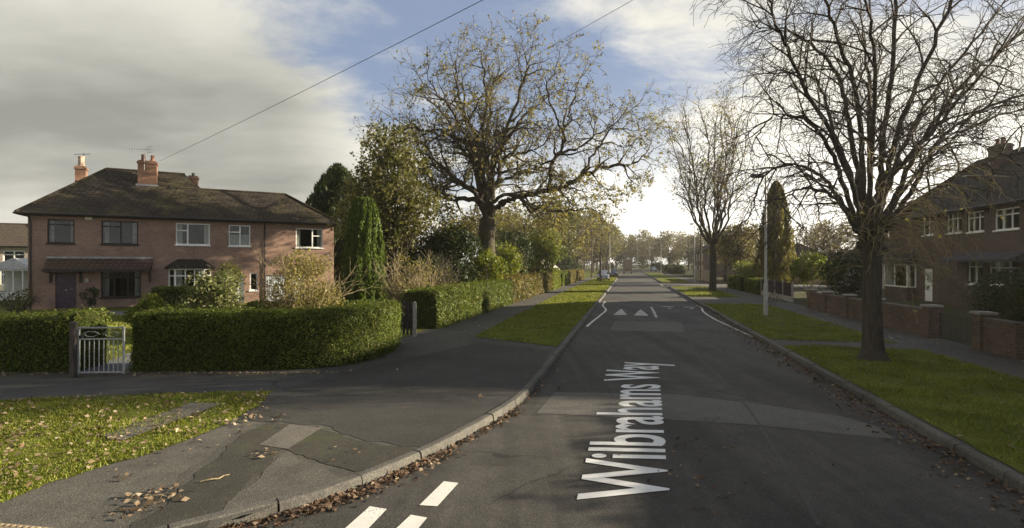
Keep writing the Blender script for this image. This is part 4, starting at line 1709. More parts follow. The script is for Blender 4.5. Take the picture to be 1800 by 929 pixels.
MB().bbox(FR.u(150), FR.u(163), -.12, -.003, FR.z(156, 387), FR.z(156, 380.5), .02).build('alarm_box', m_plain('cream_plastic', (.62, .58, .45), .5, .3), semi)


# ---- generic neighbour houses (brick, hipped or gabled) with real openings
def simple_house(name, label, A, d, L, D, he, hr, wallm, roofm, ups, los, doors=(), hip=2.6, gable=False, chim=None, fm=None, ovh=.3, group=None, detail=True, mull=(.5,)):
    dl = math.hypot(*d)
    h = thing(name, label, 'house', (A[0], A[1], 0), math.atan2(d[1], d[0]), group)
    w = MB()
    wall_with_openings(w, 0, L, -.1, he - .1, list(ups) + list(los) + list(doors))
    if gable:
        w.poly([(0, 0, -.1), (0, 0, he - .1), (0, D / 2, hr - .12), (0, D, he - .1), (0, D, -.1)])
        w.poly([(L, 0, -.1), (L, D, -.1), (L, D, he - .1), (L, D / 2, hr - .12), (L, 0, he - .1)])
    else:
        w.quad((0, 0, -.1), (0, 0, he - .1), (0, D, he - .1), (0, D, -.1))
        w.quad((L, 0, -.1), (L, D, -.1), (L, D, he - .1), (L, 0, he - .1))
    w.quad((0, D, -.1), (0, D, he - .1), (L, D, he - .1), (L, D, -.1))
    w.build('wall', wallm, h)
    MB().quad((.05, 2.5, 0), (L - .05, 2.5, 0), (L - .05, 2.5, he - .2), (.05, 2.5, he - .2)).build('interior', ROOM, h)
    for o in list(ups) + list(los):
        window(h, o, mull, [(0, 1, .7)] if o[3] - o[2] > .9 else None, fm, curtain='sides' if detail else None, detail=detail)
    for o in doors:
        door(h, o, fm or WHITE, glazed=False)
    e = 0 if gable else hip
    rf = hip_roof(h, -ovh, L + ovh, -ovh, D + ovh, he, -ovh if gable else e, L + ovh if gable else L - e, D / 2, hr, roofm)
    for c in (chim or ()):
        chimney(rf, c[0], c[1], hr - 1.3, c[2], .9, .6, 2, wallm, POT)
    return h


# ---- dark brick pair on the far side of the street, behind the bare tree
A2 = st(43.0, 20.4)
RF = Front(A2[0], A2[1], -DX, -DY)
rr = RF.rect
ups = [rr(1622, 380, 1641, 414), rr(1664, 374, 1690, 410), rr(1700, 372, 1730, 408), rr(1748, 366, 1792, 404)]
los = [rr(1701, 456, 1728, 500), rr(1738, 458, 1792, 502)]
ups += [(15.2, 16.6, 3.5, 4.9), (18.7, 20.3, 3.5, 4.9)]
los += [(15.0, 17.0, 1.0, 2.4), (20.0, 21.4, 1.0, 2.4)]
drs = [(RF.u(1624), RF.u(1624) + .95, .12, 2.2), (18.0, 18.9, .12, 2.2)]
LH = 24.0
dark = thing('semi_detached_house', 'shadowed brown brick house with bay window and white door behind the big bare tree', 'house', (A2[0], A2[1], 0), RF.rot)
he2, hr2, D2 = 5.6, 9.3, 8.0
bay2 = (RF.u(1562), RF.u(1611), .95, 2.45)
w = MB()
bx0, bx1 = max(.5, bay2[0]), bay2[1]
wall_with_openings(w, 0, LH, -.1, he2 - .1, ups + los + drs + [(bx0 + .1, bx1 - .1, .95, 2.45)])
w.quad((0, 0, -.1), (0, 0, he2 - .1), (0, D2, he2 - .1), (0, D2, -.1))
w.quad((LH, 0, -.1), (LH, D2, -.1), (LH, D2, he2 - .1), (LH, 0, he2 - .1))
w.quad((0, D2, -.1), (0, D2, he2 - .1), (LH, D2, he2 - .1), (LH, D2, -.1))
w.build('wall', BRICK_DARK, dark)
rm = MB()
rm.quad((.05, 2.6, 0), (LH - .05, 2.6, 0), (LH - .05, 2.6, he2), (.05, 2.6, he2))
rm.quad((.05, .3, 2.7), (LH - .05, .3, 2.7), (LH - .05, 2.6, 2.7), (.05, 2.6, 2.7))
rm.build('interior', ROOM, dark)
for i, o in enumerate(ups + los):
    window(dark, o, (.33, .67) if o[1] - o[0] > 1.3 else (.5,) if o[1] - o[0] > 1.0 else (), [(0, 1, .7)], WHITE, curtain='net' if i == 0 else 'sides')
for o in drs:
    door(dark, o, WHITE, glazed=True)
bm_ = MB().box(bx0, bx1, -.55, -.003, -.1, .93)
bb = bm_.build('bay_window', BRICK_DARK, dark)
f = MB()
for q in (bx0, bx0 + (bx1 - bx0) * .45, bx1 - .08):
    f.box(q, q + .08, -.56, -.48, .95, 2.42)
f.box(bx0, bx1, -.57, -.47, .93, 1.02).box(bx0, bx1, -.57, -.47, 2.40, 2.5)
f.box(bx0, bx0 + .06, -.08, -.003, 1.02, 2.4).box(bx1 - .06, bx1, -.08, -.003, 1.02, 2.4)
f.box(bx0, bx0 + .06, -.47, -.003, .93, 1.02).box(bx1 - .06, bx1, -.47, -.003, .93, 1.02).box(bx0, bx0 + .06, -.47, -.003, 2.4, 2.5).box(bx1 - .06, bx1, -.47, -.003, 2.4, 2.5)
f.build('frame', WHITE, bb)
MB().quad((bx0, -.52, .95), (bx1, -.52, .95), (bx1, -.52, 2.45), (bx0, -.52, 2.45)).build('pane', GLASS, bb)
for a, b_ in ((bx0 + .1, bx0 + .55), (bx1 - .6, bx1 - .1)):
    cm_ = MB()
    curtain_mesh(cm_, a, b_, .95, 2.45, -.3)
    cm_.build('curtain', CURTAIN, bb)
rb = MB()
rb.add([(bx0 - .2, -.75, 2.5), (bx1 + .2, -.75, 2.5), (bx1 + .2, -.003, 2.5), (bx0 - .2, -.003, 2.5), (bx0 + .3, -.003, 3.2), (bx1 - .3, -.003, 3.2)],
       [(0, 3, 2, 1), (0, 1, 5, 4), (1, 2, 5), (3, 0, 4), (2, 3, 4, 5)])
rb.build('roof', TILES_DARK, bb)
p0, p1 = RF.u(1628), RF.u(1628) + 1.6
za = 2.45
cnp = MB()
ca2, cb2 = RF.u(1685), RF.u(1685) + 5.5
cnp.add([(ca2, -.003, 3.15), (cb2, -.003, 3.15), (cb2, -.9, 2.75), (ca2, -.9, 2.75), (ca2, -.003, 2.62), (cb2, -.003, 2.62), (cb2, -.9, 2.62), (ca2, -.9, 2.62)],
        [(0, 3, 2, 1), (4, 5, 6, 7), (3, 7, 6, 2), (0, 4, 7, 3), (1, 2, 6, 5)])
cnp.build('canopy', m_tiles('slate_canopy', (.07, .07, .085), (.09, .09, .105), (.06, .06, .05), .3), dark)
rf2 = hip_roof(dark, -.4, LH + .4, -.4, D2 + .4, he2, 2.6, LH - 3.0, D2 / 2, hr2, TILES_DARK)
chimney(rf2, 6.4, 3.0, 6.6, 9.6, .95, .7, 2, BRICK_DARK, POT)
chimney(rf2, 14.5, 4.2, 8.2, 10.2, 1.3, .7, 4, BRICK_DARK, POT)

# ---- gabled pair beyond the dark fence, terraces and bungalows further along
simple_house('bungalow', 'low bungalow with pale gable and slate roof showing above the leafy hedge', st(66, 27), (-.7, -.72), 9, 7.5, 2.7, 5.35,
             m_plain('pale_render', (.34, .33, .31), .9, .15), m_tiles('grey_slates', (.075, .078, .085), (.095, .098, .105), (.06, .06, .04), .3), [], [(1.2, 2.8, .9, 2.1), (5.5, 7.3, .9, 2.1)], [(3.6, 4.5, .12, 2.1)], gable=True, chim=[(6.5, 3.7, 6.2)])
simple_house('bungalow', 'second slate roofed bungalow tucked further back behind the leafy hedge', st(57, 33), (-.7, -.72), 9, 7.5, 2.7, 5.5,
             BRICK_DARK, m_tiles('grey_slates_old', (.065, .066, .072), (.085, .086, .09), (.06, .06, .04), .3), [], [(1.2, 2.8, .9, 2.1), (5.5, 7.3, .9, 2.1)], [(3.6, 4.5, .12, 2.1)], gable=True)
DX_, DY_ = -DX, -DY
vt = [(x, x + 1.6, .6, 2.3) for x in (1.0, 5.2, 9.4, 13.6)]
vu = [(x, x + 1.6, 3.1, 4.6) for x in (1.0, 5.2, 9.4, 13.6)]
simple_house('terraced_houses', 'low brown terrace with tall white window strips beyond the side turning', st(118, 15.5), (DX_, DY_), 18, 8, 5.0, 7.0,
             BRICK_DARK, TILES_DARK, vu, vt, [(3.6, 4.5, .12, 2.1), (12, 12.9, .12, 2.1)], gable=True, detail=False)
simple_house('bungalow', 'brick bungalow with white windows behind the golden shrubs and turning', st(84, 20), (DX_, DY_), 11, 8, 2.8, 5.2,
             BRICK, TILES_DARK, [], [(1, 3, .8, 2.2), (4.4, 6.2, .6, 2.2), (8.6, 10.2, .8, 2.2)], [(7, 7.9, .12, 2.1)], detail=False)
# ---- hedge side: the white-gabled house and greenhouse down the street, and the neighbour at the edge
simple_house('house', 'white rendered house end showing past the oak trees by the footway', st(66, -9.5), (DX, DY), 9, 7, 4.9, 7.2,
             m_plain('white_render', (.6, .59, .56), .9, .15), TILES, [(1, 2.4, 3.2, 4.4), (6, 7.4, 3.2, 4.4)], [(1, 2.6, .9, 2.2), (5.6, 7.4, .9, 2.2)], [(4, 4.9, .12, 2.1)], gable=True, detail=False)
simple_house('house', 'distant brown roofed house past the end of the brick pair', (-46.5, 40), (.93, .36), 8, 7, 4.0, 6.0,
             m_plain('buff_render', (.36, .31, .26), .9, .15), m_tiles('brown_tiles', (.07, .054, .044), (.09, .07, .056), (.08, .07, .03), .4), [(1.2, 2.6, 2.5, 3.6), (5.2, 6.6, 2.5, 3.6)], [(1, 3, .8, 2.0), (5, 7, .8, 2.0)], detail=False)
cs = thing('conservatory', 'small white glazed conservatory with pitched roof past the brick pair', 'conservatory', (-34.6, 33.5, PAVE), R(20))
f = MB()
for i in range(6):
    f.box(i * .5, i * .5 + .06, 0, .06, 0, 2.0)
f.box(0, 2.56, -.01, .07, 0, .55).box(0, 2.56, -.01, .07, 1.95, 2.05)
f.box(0, .06, .07, 2.4, 0, .55).box(2.5, 2.56, .07, 2.4, 0, .55).box(0, 2.56, 2.4, 2.46, 0, 2.05)
f.build('frame', WHITE, cs)
MB().add([(-.1, -.1, 2.05), (2.66, -.1, 2.05), (2.66, 2.5, 2.05), (-.1, 2.5, 2.05), (1.28, .5, 2.8), (1.28, 2.5, 2.8)],
         [(0, 1, 4), (1, 2, 5, 4), (3, 0, 4, 5), (0, 3, 2, 1), (2, 3, 5)]).build('roof', m_plain('white_polycarbonate', (.33, .34, .33), .35, .4), cs)
MB().quad((.03, .03, .5), (2.53, .03, .5), (2.53, .03, 1.98), (.03, .03, 1.98)).build('pane', GLASS, cs)
# greenhouse roof and curved pale shed behind the far hedges
gh = thing('greenhouse', 'pale glass greenhouse with ridged roof behind the far clipped hedge', 'greenhouse', st(72, -8.4, PAVE), math.atan2(DY, DX))
f = MB()
for i in range(9):
    q = i * .75
    f.box(q - .02, q + .02, -.02, .02, 0, 1.7).box(q - .02, q + .02, 2.38, 2.42, 0, 1.7)
    f.tube([(q, 0, 1.7), (q, 1.2, 2.6), (q, 2.4, 1.7)], .02, 5)
f.tube([(0, 1.2, 2.62), (6, 1.2, 2.62)], .03, 6).tube([(0, 0, 1.7), (6, 0, 1.7)], .03, 6).tube([(0, 2.4, 1.7), (6, 2.4, 1.7)], .03, 6)
f.build('frame', WHITE, gh)
g = MB()
g.quad((0, .01, .1), (6, .01, .1), (6, .01, 1.7), (0, .01, 1.7)).quad((0, 0, 1.72), (6, 0, 1.72), (6, 1.2, 2.61), (0, 1.2, 2.61))
g.quad((0, 2.39, .1), (6, 2.39, .1), (6, 2.39, 1.7), (0, 2.39, 1.7)).quad((0, 2.4, 1.72), (6, 2.4, 1.72), (6, 1.2, 2.61), (0, 1.2, 2.61))
g.poly([(0, 0, .1), (0, 0, 1.7), (0, 1.2, 2.6), (0, 2.4, 1.7), (0, 2.4, .1)])
g.build('glazing', m_plain('whitewashed_glass', (.5, .52, .5), .2, .5), gh)

# ------------------------------------------------------------------ hedges round the corner gardens
hedge('clipped_hedge', 'dense clipped privet hedge curving round the garden corner beside the white gate',
      [(-8.5, 11.95), (-6.6, 12.05), (-5.0, 12.2), (-4.3, 12.55), (-3.95, 13.2), (-3.85, 14.2), (-3.9, 15.2)], 1.15, 1.3, 80000, 41, leaf=.038, rough=.04)
hedge('clipped_hedge', 'clipped privet hedge ending in a raised clump at the wooden gate post',
      [(-16, 11.7), (-12, 11.8), (-9.75, 11.85)], 1.1, 1.22, 38000, 42, leaf=.038, rough=.04, hfun=lambda f: 1 + .12 * np.clip((np.asarray(f) - .93) / .03, 0, 1))
hp = [st(s, -5.75) for s in (18.2, 20, 23, 26.5, 30.5)]
hedge('clipped_hedge', 'square cut green hedge along the footway starting at the white post', [xy(p) for p in hp], 1.5, 1.42, 30000, 43, leaf=.07)
hp = [st(s, -5.75) for s in (30.6, 36, 42, 47)]
hedge('autumn_hedge', 'ragged hedge turning yellow and brown along the sunny footway', [xy(p) for p in hp], 1.5, 1.55, 16000, 44, BEECH, leaf=.11, rough=.16)
hp = [st(s, -5.6) for s in (47.2, 52.5)]
hedge('garden_hedge', 'bright green hedge end catching the sun past the yellowing hedge', [xy(p) for p in hp], 1.3, 1.9, 7000, 45, LAUREL, leaf=.12, rough=.1)
for i, (s0, s1, lab) in enumerate(((55, 60, 'sunlit clipped hedge between driveways, nearest of the far hedges'), (62.5, 69, 'sunlit clipped hedge between driveways in front of the greenhouse'),
                                   (73, 82, 'sunlit clipped hedge beside the parked silver car'))):
    hp = [st(s, -5.6) for s in (s0, (s0 + s1) / 2, s1)]
    hedge('garden_hedge', lab, [xy(p) for p in hp], 1.1, 1.55, 5000, 46 + i, BEECH if i else PRIVET, leaf=.13, group='clipped hedges along the far footway')
# hedges inside the corner garden
hedge('low_hedge', 'low clipped hedge on the lawn behind the round evergreen shrub', [(-9.5, 18.6), (-7.6, 18.9), (-5.6, 19.2)], .9, 1.0, 8000, 51, leaf=.07)
hedge('low_hedge', 'boxy clipped hedge in front of the bay window', [(-16.0, 23.0), (-14.2, 23.4)], .9, 1.35, 5000, 52, leaf=.08)
# far side of the street
hp = [st(s, 12.75) for s in (-14, 0, 8, 13.5, 17.2)]
hedge('tall_dark_hedge', 'tall unlit hedge behind the brick gate pier at the street side', [xy(p) for p in hp], 1.5, 2.2, 26000, 53, EVERGREEN, leaf=.1, rough=.12, hfun=lambda f: 1.5 - .5 * np.clip((np.asarray(f) - .9) / .07, 0, 1))  # out-of-view stretch raised above the visible height to shade the road
for i, (p0, p1, h_, lab) in enumerate(((st(43.5, 12.3), st(49, 12.4), 1.15, 'square low hedge before the dark brown fence, nearer of two'), (st(49.8, 12.2), st(56, 12.2), 1.25, 'square low hedge before the dark brown fence, farther of two'))):
    hedge('garden_hedge', lab, [xy(p0), xy(((p0[0] + p1[0]) / 2, (p0[1] + p1[1]) / 2)), xy(p1)], 1.2, h_, 7000, 55 + i, leaf=.1, group='low hedges across the street')

# ------------------------------------------------------------------ shrubs
bush('variegated_shrub', 'round variegated evergreen shrub rising behind the clipped corner hedge', at(370, 545, 16.2)[:2] + (PAVE,), (.92, .8, 1.25), 5200, .085, VARIEG, 61, k=30, cr=.4, core=.6, zc=1.25)
bush('low_shrub', 'broad low evergreen mound on the lawn by the gate', at(262, 545, 17.5)[:2] + (PAVE,), (.85, .7, .62), 2600, .08, LAUREL, 62, k=16, core=.6, zc=.75)
bush('low_shrub', 'dark mounded shrub between the lawn mound and the variegated shrub', at(318, 545, 17.0)[:2] + (PAVE,), (.6, .6, .55), 2000, .07, PRIVET, 63, k=14, core=.6, zc=.65)
bush('rounded_shrub', 'leafy green shrub beside the bay window behind the variegated shrub', at(392, 500, 19.0)[:2] + (PAVE,), (.75, .7, 1.15), 3200, .08, OLIVE, 64, k=18, core=.55, zc=1.5)
bush('yellow_twiggy_shrub', 'straggly yellow leaved shrub with bare twigs in front of the addition', at(536, 545, 18.2)[:2] + (PAVE,), (1.75, 1.3, 1.55), 8000, .075, YELLOWBUSH, 65, k=46, cr=.3, stems=12, twigs=26, twig_mat=BARK_PALE, zc=1.5)
bush('twiggy_shrub', 'bare pale twigged shrub beside the columnar cypress', at(722, 530, 21.5)[:2] + (PAVE,), (1.5, 1.1, 1.5), 2600, .07, YELLOWBUSH, 66, k=30, cr=.3, stems=14, twigs=30, twig_mat=BARK_PALE, zc=1.5)
bush('twiggy_shrub', 'reddish bare twigged shrub under the oak behind the square cut hedge', at(770, 520, 25)[:2] + (PAVE,), (1.4, 1.0, 1.5), 1500, .08, OLIVE, 67, k=24, cr=.3, stems=12, twigs=24, zc=1.6)
bush('potted_plant', 'small dark plant standing by the purple front door', at(158, 545, 26.6)[:2] + (PAVE,), (.45, .4, .6), 700, .09, EVERGREEN, 68, cat='plant', k=10, zc=.8)
bush('garden_plant', 'straggly dry plant by the outer corner of the brick pair', at(30, 545, 24.5)[:2] + (PAVE,), (1.2, .8, .6), 900, .08, OLIVE, 69, cat='plant', k=16, twigs=20, zc=.6)
# the mixed evergreens under the oak
for i, (px, py0, y, rx, rz, zc, mat, n, leaf, lab) in enumerate((
        (795, 520, 28.0, 2.1, 2.3, 2.5, EVERGREEN, 7500, .15, 'dark evergreen laurel mass left of the oak trunk'),
        (745, 520, 27.0, 1.7, 1.7, 1.9, EVERGREEN, 5000, .15, 'dark evergreen shrub between the cypress and the oak'),
        (693, 520, 29.5, 2.2, 2.6, 2.6, OLIVE, 5200, .16, 'dense olive green shrub filling in behind the cypress'),
        (905, 520, 40.0, 2.6, 2.7, 3.0, EVERGREEN, 4200, .16, 'dark evergreen shrub right behind the oak trunk'),
        (848, 520, 30.6, 1.6, 1.4, 2.1, LAUREL, 4200, .14, 'bright green laurel leaning over the square cut hedge'),
        (893, 520, 38.0, 2.2, 1.8, 2.5, GOLD, 2400, .14, 'golden leaved sapling clump over the footway hedge'),
        (884, 520, 35.5, 1.7, 1.5, 2.6, LAUREL, 3800, .15, 'yellow green shrub in front of the golden clump by the oak trunk'),
        (938, 515, 44.0, 2.2, 2.2, 3.0, LAUREL, 5200, .17, 'full bright green shrub above the yellowing hedge'),
        (957, 515, 50.0, 2.4, 2.7, 3.3, LAUREL, 5200, .16, 'tall rounded green shrub at the end of the yellowing hedge'))):
    bush('evergreen_shrub' if mat is not GOLD else 'golden_shrub', lab, at(px, py0, y)[:2] + (PAVE,), (rx, rx * .8, rz), n, leaf, mat, 70 + i, k=26, cr=.38, core=.55 if mat is not GOLD else 0, zc=zc, stems=8)
# far side shrubs
bush('leafy_shrub', 'tall light green laurel hedge shrub above the dark fence', at(1425, 500, 40.0)[:2] + (PAVE,), (2.2, 1.4, 1.5), 4500, .15, LAUREL, 81, k=26, core=.6, zc=2.1)
bush('leafy_shrub', 'dark glossy shrub spilling over the brick garden wall', at(1490, 520, 29.5)[:2] + (PAVE,), (1.9, 1.3, 1.5), 5200, .11, EVERGREEN, 82, k=26, core=.6, zc=1.7)
bush('yellow_shrub', 'acid yellow shrub behind the low square hedges', at(1330, 495, 56.0)[:2] + (PAVE,), (3.2, 1.6, 1.3), 3000, .2, LAUREL, 83, k=22, core=.5, zc=1.6)
bush('dark_shrub', 'dark shrub by the gate of the shadowed house', at(1765, 500, 20.5)[:2] + (PAVE,), (1.6, 1.3, 1.3), 4200, .1, EVERGREEN, 84, k=22, core=.6, zc=1.3)

# ------------------------------------------------------------------ trees
# -- the big bare tree on the verge across the road
YB = 13.2
bx, by, _ = gp(1536, 634, PAVE)
bare = thing('bare_street_tree', 'large bare tree with many dark upswept limbs on the nearest grass verge', 'tree', (bx, by, PAVE))


def tp(px, py, dy=0.0):
    """survey point of the tree, relative to its base; dy metres deeper than the trunk"""
    p = at(px, py, by + dy)
    return np.array([p[0] - bx, p[1] - by, p[2] - PAVE])


lr = np.random.default_rng(101)
sk = Skel()
root = sk.add(tp(1536, 642), -1, .44, True)
fl = sk.line(root, [tp(1536, 630), tp(1535, 615), tp(1534, 580), tp(1533, 540), tp(1533, 500), tp(1533, 460), tp(1532, 432), tp(1532, 412), tp(1532, 396)], .33, .30)
for i, r0 in zip(fl, (.345, .25, .218, .21, .206, .215, .25, .275, .23)):
    sk.rad[i] = r0
limbs = [
    ([(1508, 398), (1474, 300), (1446, 241), (1408, 206), (1356, 206), (1330, 240)], -.6, .10),
    ([(1514, 385), (1506, 300), (1490, 200), (1472, 135), (1434, 85), (1380, 52), (1335, 48)], 1.2, .115),
    ([(1520, 375), (1514, 250), (1500, 150), (1470, 60), (1440, -30), (1420, -90)], -1.4, .11),
    ([(1530, 385), (1545, 330), (1552, 240), (1570, 120), (1574, 0), (1566, -80), (1570, -160)], .5, .135),
    ([(1538, 385), (1560, 300), (1590, 200), (1640, 80), (1685, -40), (1700, -120)], -1.7, .12),
    ([(1545, 395), (1582, 330), (1625, 240), (1710, 130), (1800, 55), (1880, 10)], .7, .12),
    ([(1530, 400), (1570, 310), (1610, 262), (1666, 200), (1740, 110), (1810, 10)], -.9, .125),
    ([(1548, 408), (1600, 340), (1650, 250), (1725, 195), (1830, 160), (1900, 170)], 1.6, .11),
    ([(1552, 412), (1622, 350), (1700, 300), (1790, 268), (1870, 290), (1920, 350)], -1.0, .09),
    ([(1504, 405), (1470, 340), (1430, 300), (1380, 290), (1338, 318), (1318, 385)], .9, .085),
    ([(1515, 395), (1496, 310), (1460, 220), (1440, 150), (1400, 130), (1340, 130)], 2.4, .095),
    ([(1526, 390), (1530, 280), (1528, 180), (1520, 80), (1510, -20)], 2.6, .12),
    ([(1536, 390), (1530, 280), (1540, 160), (1530, 40), (1500, -80)], -2.6, .11),
    ([(1548, 400), (1600, 320), (1680, 240), (1770, 200), (1850, 190)], 3.0, .10),
    ([(1510, 405), (1470, 350), (1420, 330), (1380, 350), (1350, 400)], -2.0, .075),
    ([(1520, 400), (1486, 290), (1430, 180), (1390, 100), (1356, 20), (1345, -20)], -2.8, .09),
    ([(1542, 398), (1580, 270), (1650, 150), (1740, 40), (1800, -60)], 2.8, .11),
]
PRB = dict(max=3, seg=[.3, .24, .15, .12], wig=[.1, .14, .2, .25], trop=[0, -.045, -.12, -.17], dens=[2.9, 4.1, 5.6, 0], t0=[.1, .1, .1, 0],
           ang=[42, 42, 46, 40], len=[1.9, .95, .5, .36], fall=.4, rad=[.028, .013, .0072, .005], rmin=.0045)
for pts_, dy, r0 in limbs:
    m = len(pts_)
    raw = [sk.P[fl[-2]] + np.array([lr.normal() * .06, lr.normal() * .06, 0])] + [tp(p[0], p[1], dy * ((i + 1) / m) ** 1.1) for i, p in enumerate(pts_)]
    sm_ = smooth_pts(raw, 6)[1:]
    sm_ = [p + lr.normal(size=3) * .02 for p in sm_]
    ids = sk.line(fl[-2], sm_, r0 * .72, .018, 0, False)
    L = sum(np.linalg.norm(sm_[i + 1] - sm_[i]) for i in range(len(sm_) - 1))
    branch_out(sk, lr, ids, L, r0, 0, PRB, t0=.33)
    sprout(sk, lr, ids[-1], sm_[-1] - sm_[-3], .9, .02, 1, PRB)
P, par, rad, main, lev = sk.arrays()
tree_mesh(bare, (P, par, rad, main), BARK_DARK, .03, BARK_TWIG, 9)
# burrs at the old pollard points
kb = MB()
for _ in range(26):
    a = lr.uniform(0, 6.28)
    z = lr.uniform(2.75, 3.65)
    c = sk.P[fl[-2]] * (z / 3.3) + np.array([math.cos(a) * .27, math.sin(a) * .27, 0])
    c[2] = z
    s_ = lr.uniform(.07, .15)
    for i in range(1):
        n1 = [(math.cos(q * PI / 3) * s_, math.sin(q * PI / 3) * s_) for q in range(6)]
        V = [(c[0] + x, c[1] + y, c[2] - s_ * .3) for x, y in n1] + [(c[0] + x * .8, c[1] + y * .8, c[2] + s_ * .5) for x, y in n1] + [(c[0], c[1], c[2] + s_), (c[0], c[1], c[2] - s_)]
        F = [(q, (q + 1) % 6, 6 + (q + 1) % 6, 6 + q) for q in range(6)] + [(6 + q, 6 + (q + 1) % 6, 12) for q in range(6)] + [((q + 1) % 6, q, 13) for q in range(6)]
        kb.add(V, F)
kb.build('burrs', BARK_DARK, bare, True)
# drooping pale shoots round the fork
sk2 = Skel()
r2 = sk2.add(np.array([0, 0, 3.0]), -1, .02, True)
PRD = dict(max=1, seg=[.16, .1], wig=[.14, .2], trop=[-.26, -.2], dens=[4.5, 0], t0=[.2, 0], ang=[40, 40], len=[.28, .2], fall=.3, rad=[.009, .006], rmin=.005)
for _ in range(170):
    a = lr.uniform(0, 6.28)
    h = lr.uniform(2.3, 4.9)
    rr_ = .26 if h < 3.4 else .3 + (h - 3.4) * .75
    b_ = sk2.add(np.array([math.cos(a) * rr_, math.sin(a) * rr_, h]), r2, .006, False)
    sk2.par[b_] = -1
    sprout(sk2, lr, b_, unit(np.array([math.cos(a), math.sin(a), .5])), lr.uniform(.6, 2.3), .015, 0, PRD)
P2, par2, rad2, main2, _ = sk2.arrays()
tube_mesh('shoots', P2, par2, rad2, main2, BARK_PALE, bare, None, 3)
tips = P2[lr.integers(0, len(P2), 260)]
leaves('leaves', tips + lr.normal(size=tips.shape) * .04, .07, GOLD, bare)


# -- vase-shaped street trees further on (one builder)
def vase_tree(name, label, base, H, fork, spread, r0, seed, nl=11, detail=3, leafn=0, leafmat=GOLD, group=None, leaf=.12, thin=1.0, twigm=BARK_TWIG):
    lr = np.random.default_rng(seed)
    t = thing(name, label, 'tree', tuple(base), 0, group)
    sk = Skel()
    root = sk.add((0, 0, -.2), -1, r0 * 1.25, True)
    fl = sk.line(root, [(0, 0, .15), (.02, 0, fork * .35), (.03, .02, fork * .7), (0, .02, fork)], r0 * 1.1, r0 * .9)
    sk.rad[1] = r0 * 1.12
    k = H / 14
    PR = dict(max=detail, seg=[.5 * k, .4 * k, .3 * k, .25 * k], wig=[.07, .1, .16, .2], trop=[.05, .03, -.03, -.06], dens=[1.5 * thin / k, 2.1 * thin / k, 3.0 * thin / k, 0], t0=[.2, .15, .1, 0],
              ang=[32, 38, 40, 40], len=[2.6 * k, 1.3 * k, .65 * k, .5 * k], fall=.45, rad=[.045 * k, .022 * k, .012, .009], rmin=.0085)
    for i in range(nl):
        a = 2.4 * i + lr.normal() * .3
        q = math.sqrt((i + .4) / nl)
        end = np.array([math.cos(a) * spread * q, math.sin(a) * spread * q, fork + (H - fork) * (1 - .25 * q * q) * lr.uniform(.85, 1.0)])
        mid = np.array([end[0] * .55, end[1] * .55, fork + (end[2] - fork) * .42])
        st_ = np.array([math.cos(a) * r0 * .4 * q, math.sin(a) * r0 * .4 * q, fork])
        pts_ = smooth_pts([st_, st_ * .5 + mid * .5 + np.array([math.cos(a), math.sin(a), 0]) * .12 * spread * q, mid, mid * .5 + end * .5 + lr.normal(size=3) * .25 * k, end], 4)[1:]
        pts_ = [p + lr.normal(size=3) * .05 * k for p in pts_]
        rb = r0 * (.42 - .12 * q)
        ids = sk.line(fl[-1], pts_, rb, .03 * k, 0, False)
        L = sum(np.linalg.norm(pts_[j + 1] - pts_[j]) for j in range(len(pts_) - 1))
        branch_out(sk, lr, ids, L, rb, 0, PR, t0=.22)
    P, par, rad, main, lev = sk.arrays()
    tree_mesh(t, (P, par, rad, main), BARK_DARK, .055 * k, twigm, 7)
    if leafn:
        cand = np.where(lev >= detail)[0]
        q = P[lr.choice(cand, leafn)]
        leaves('leaves', q + lr.normal(size=q.shape) * .12, leaf, leafmat, t)
    return t


b2 = gp(1253, 512, PAVE)
vase_tree('bare_street_tree', 'tall slender street tree with upright limbs and a few yellow leaves past the lamp post', b2, 17.8, 4.0, 4.5, .3, 111, 13, 3, 3600, GOLD, leaf=.15, thin=1.12)
# -- oak in the hedge-side garden
YO = 32.0
ox, oy = at(858, 500, YO)[:2]
oak = thing('oak_tree', 'broad spreading oak with crooked limbs and sparse golden leaves behind the hedge', 'tree', (ox, oy, PAVE))


def op_(px, py, dy=0.0):
    p = at(px, py, oy + dy)
    return np.array([p[0] - ox, p[1] - oy, p[2] - PAVE])


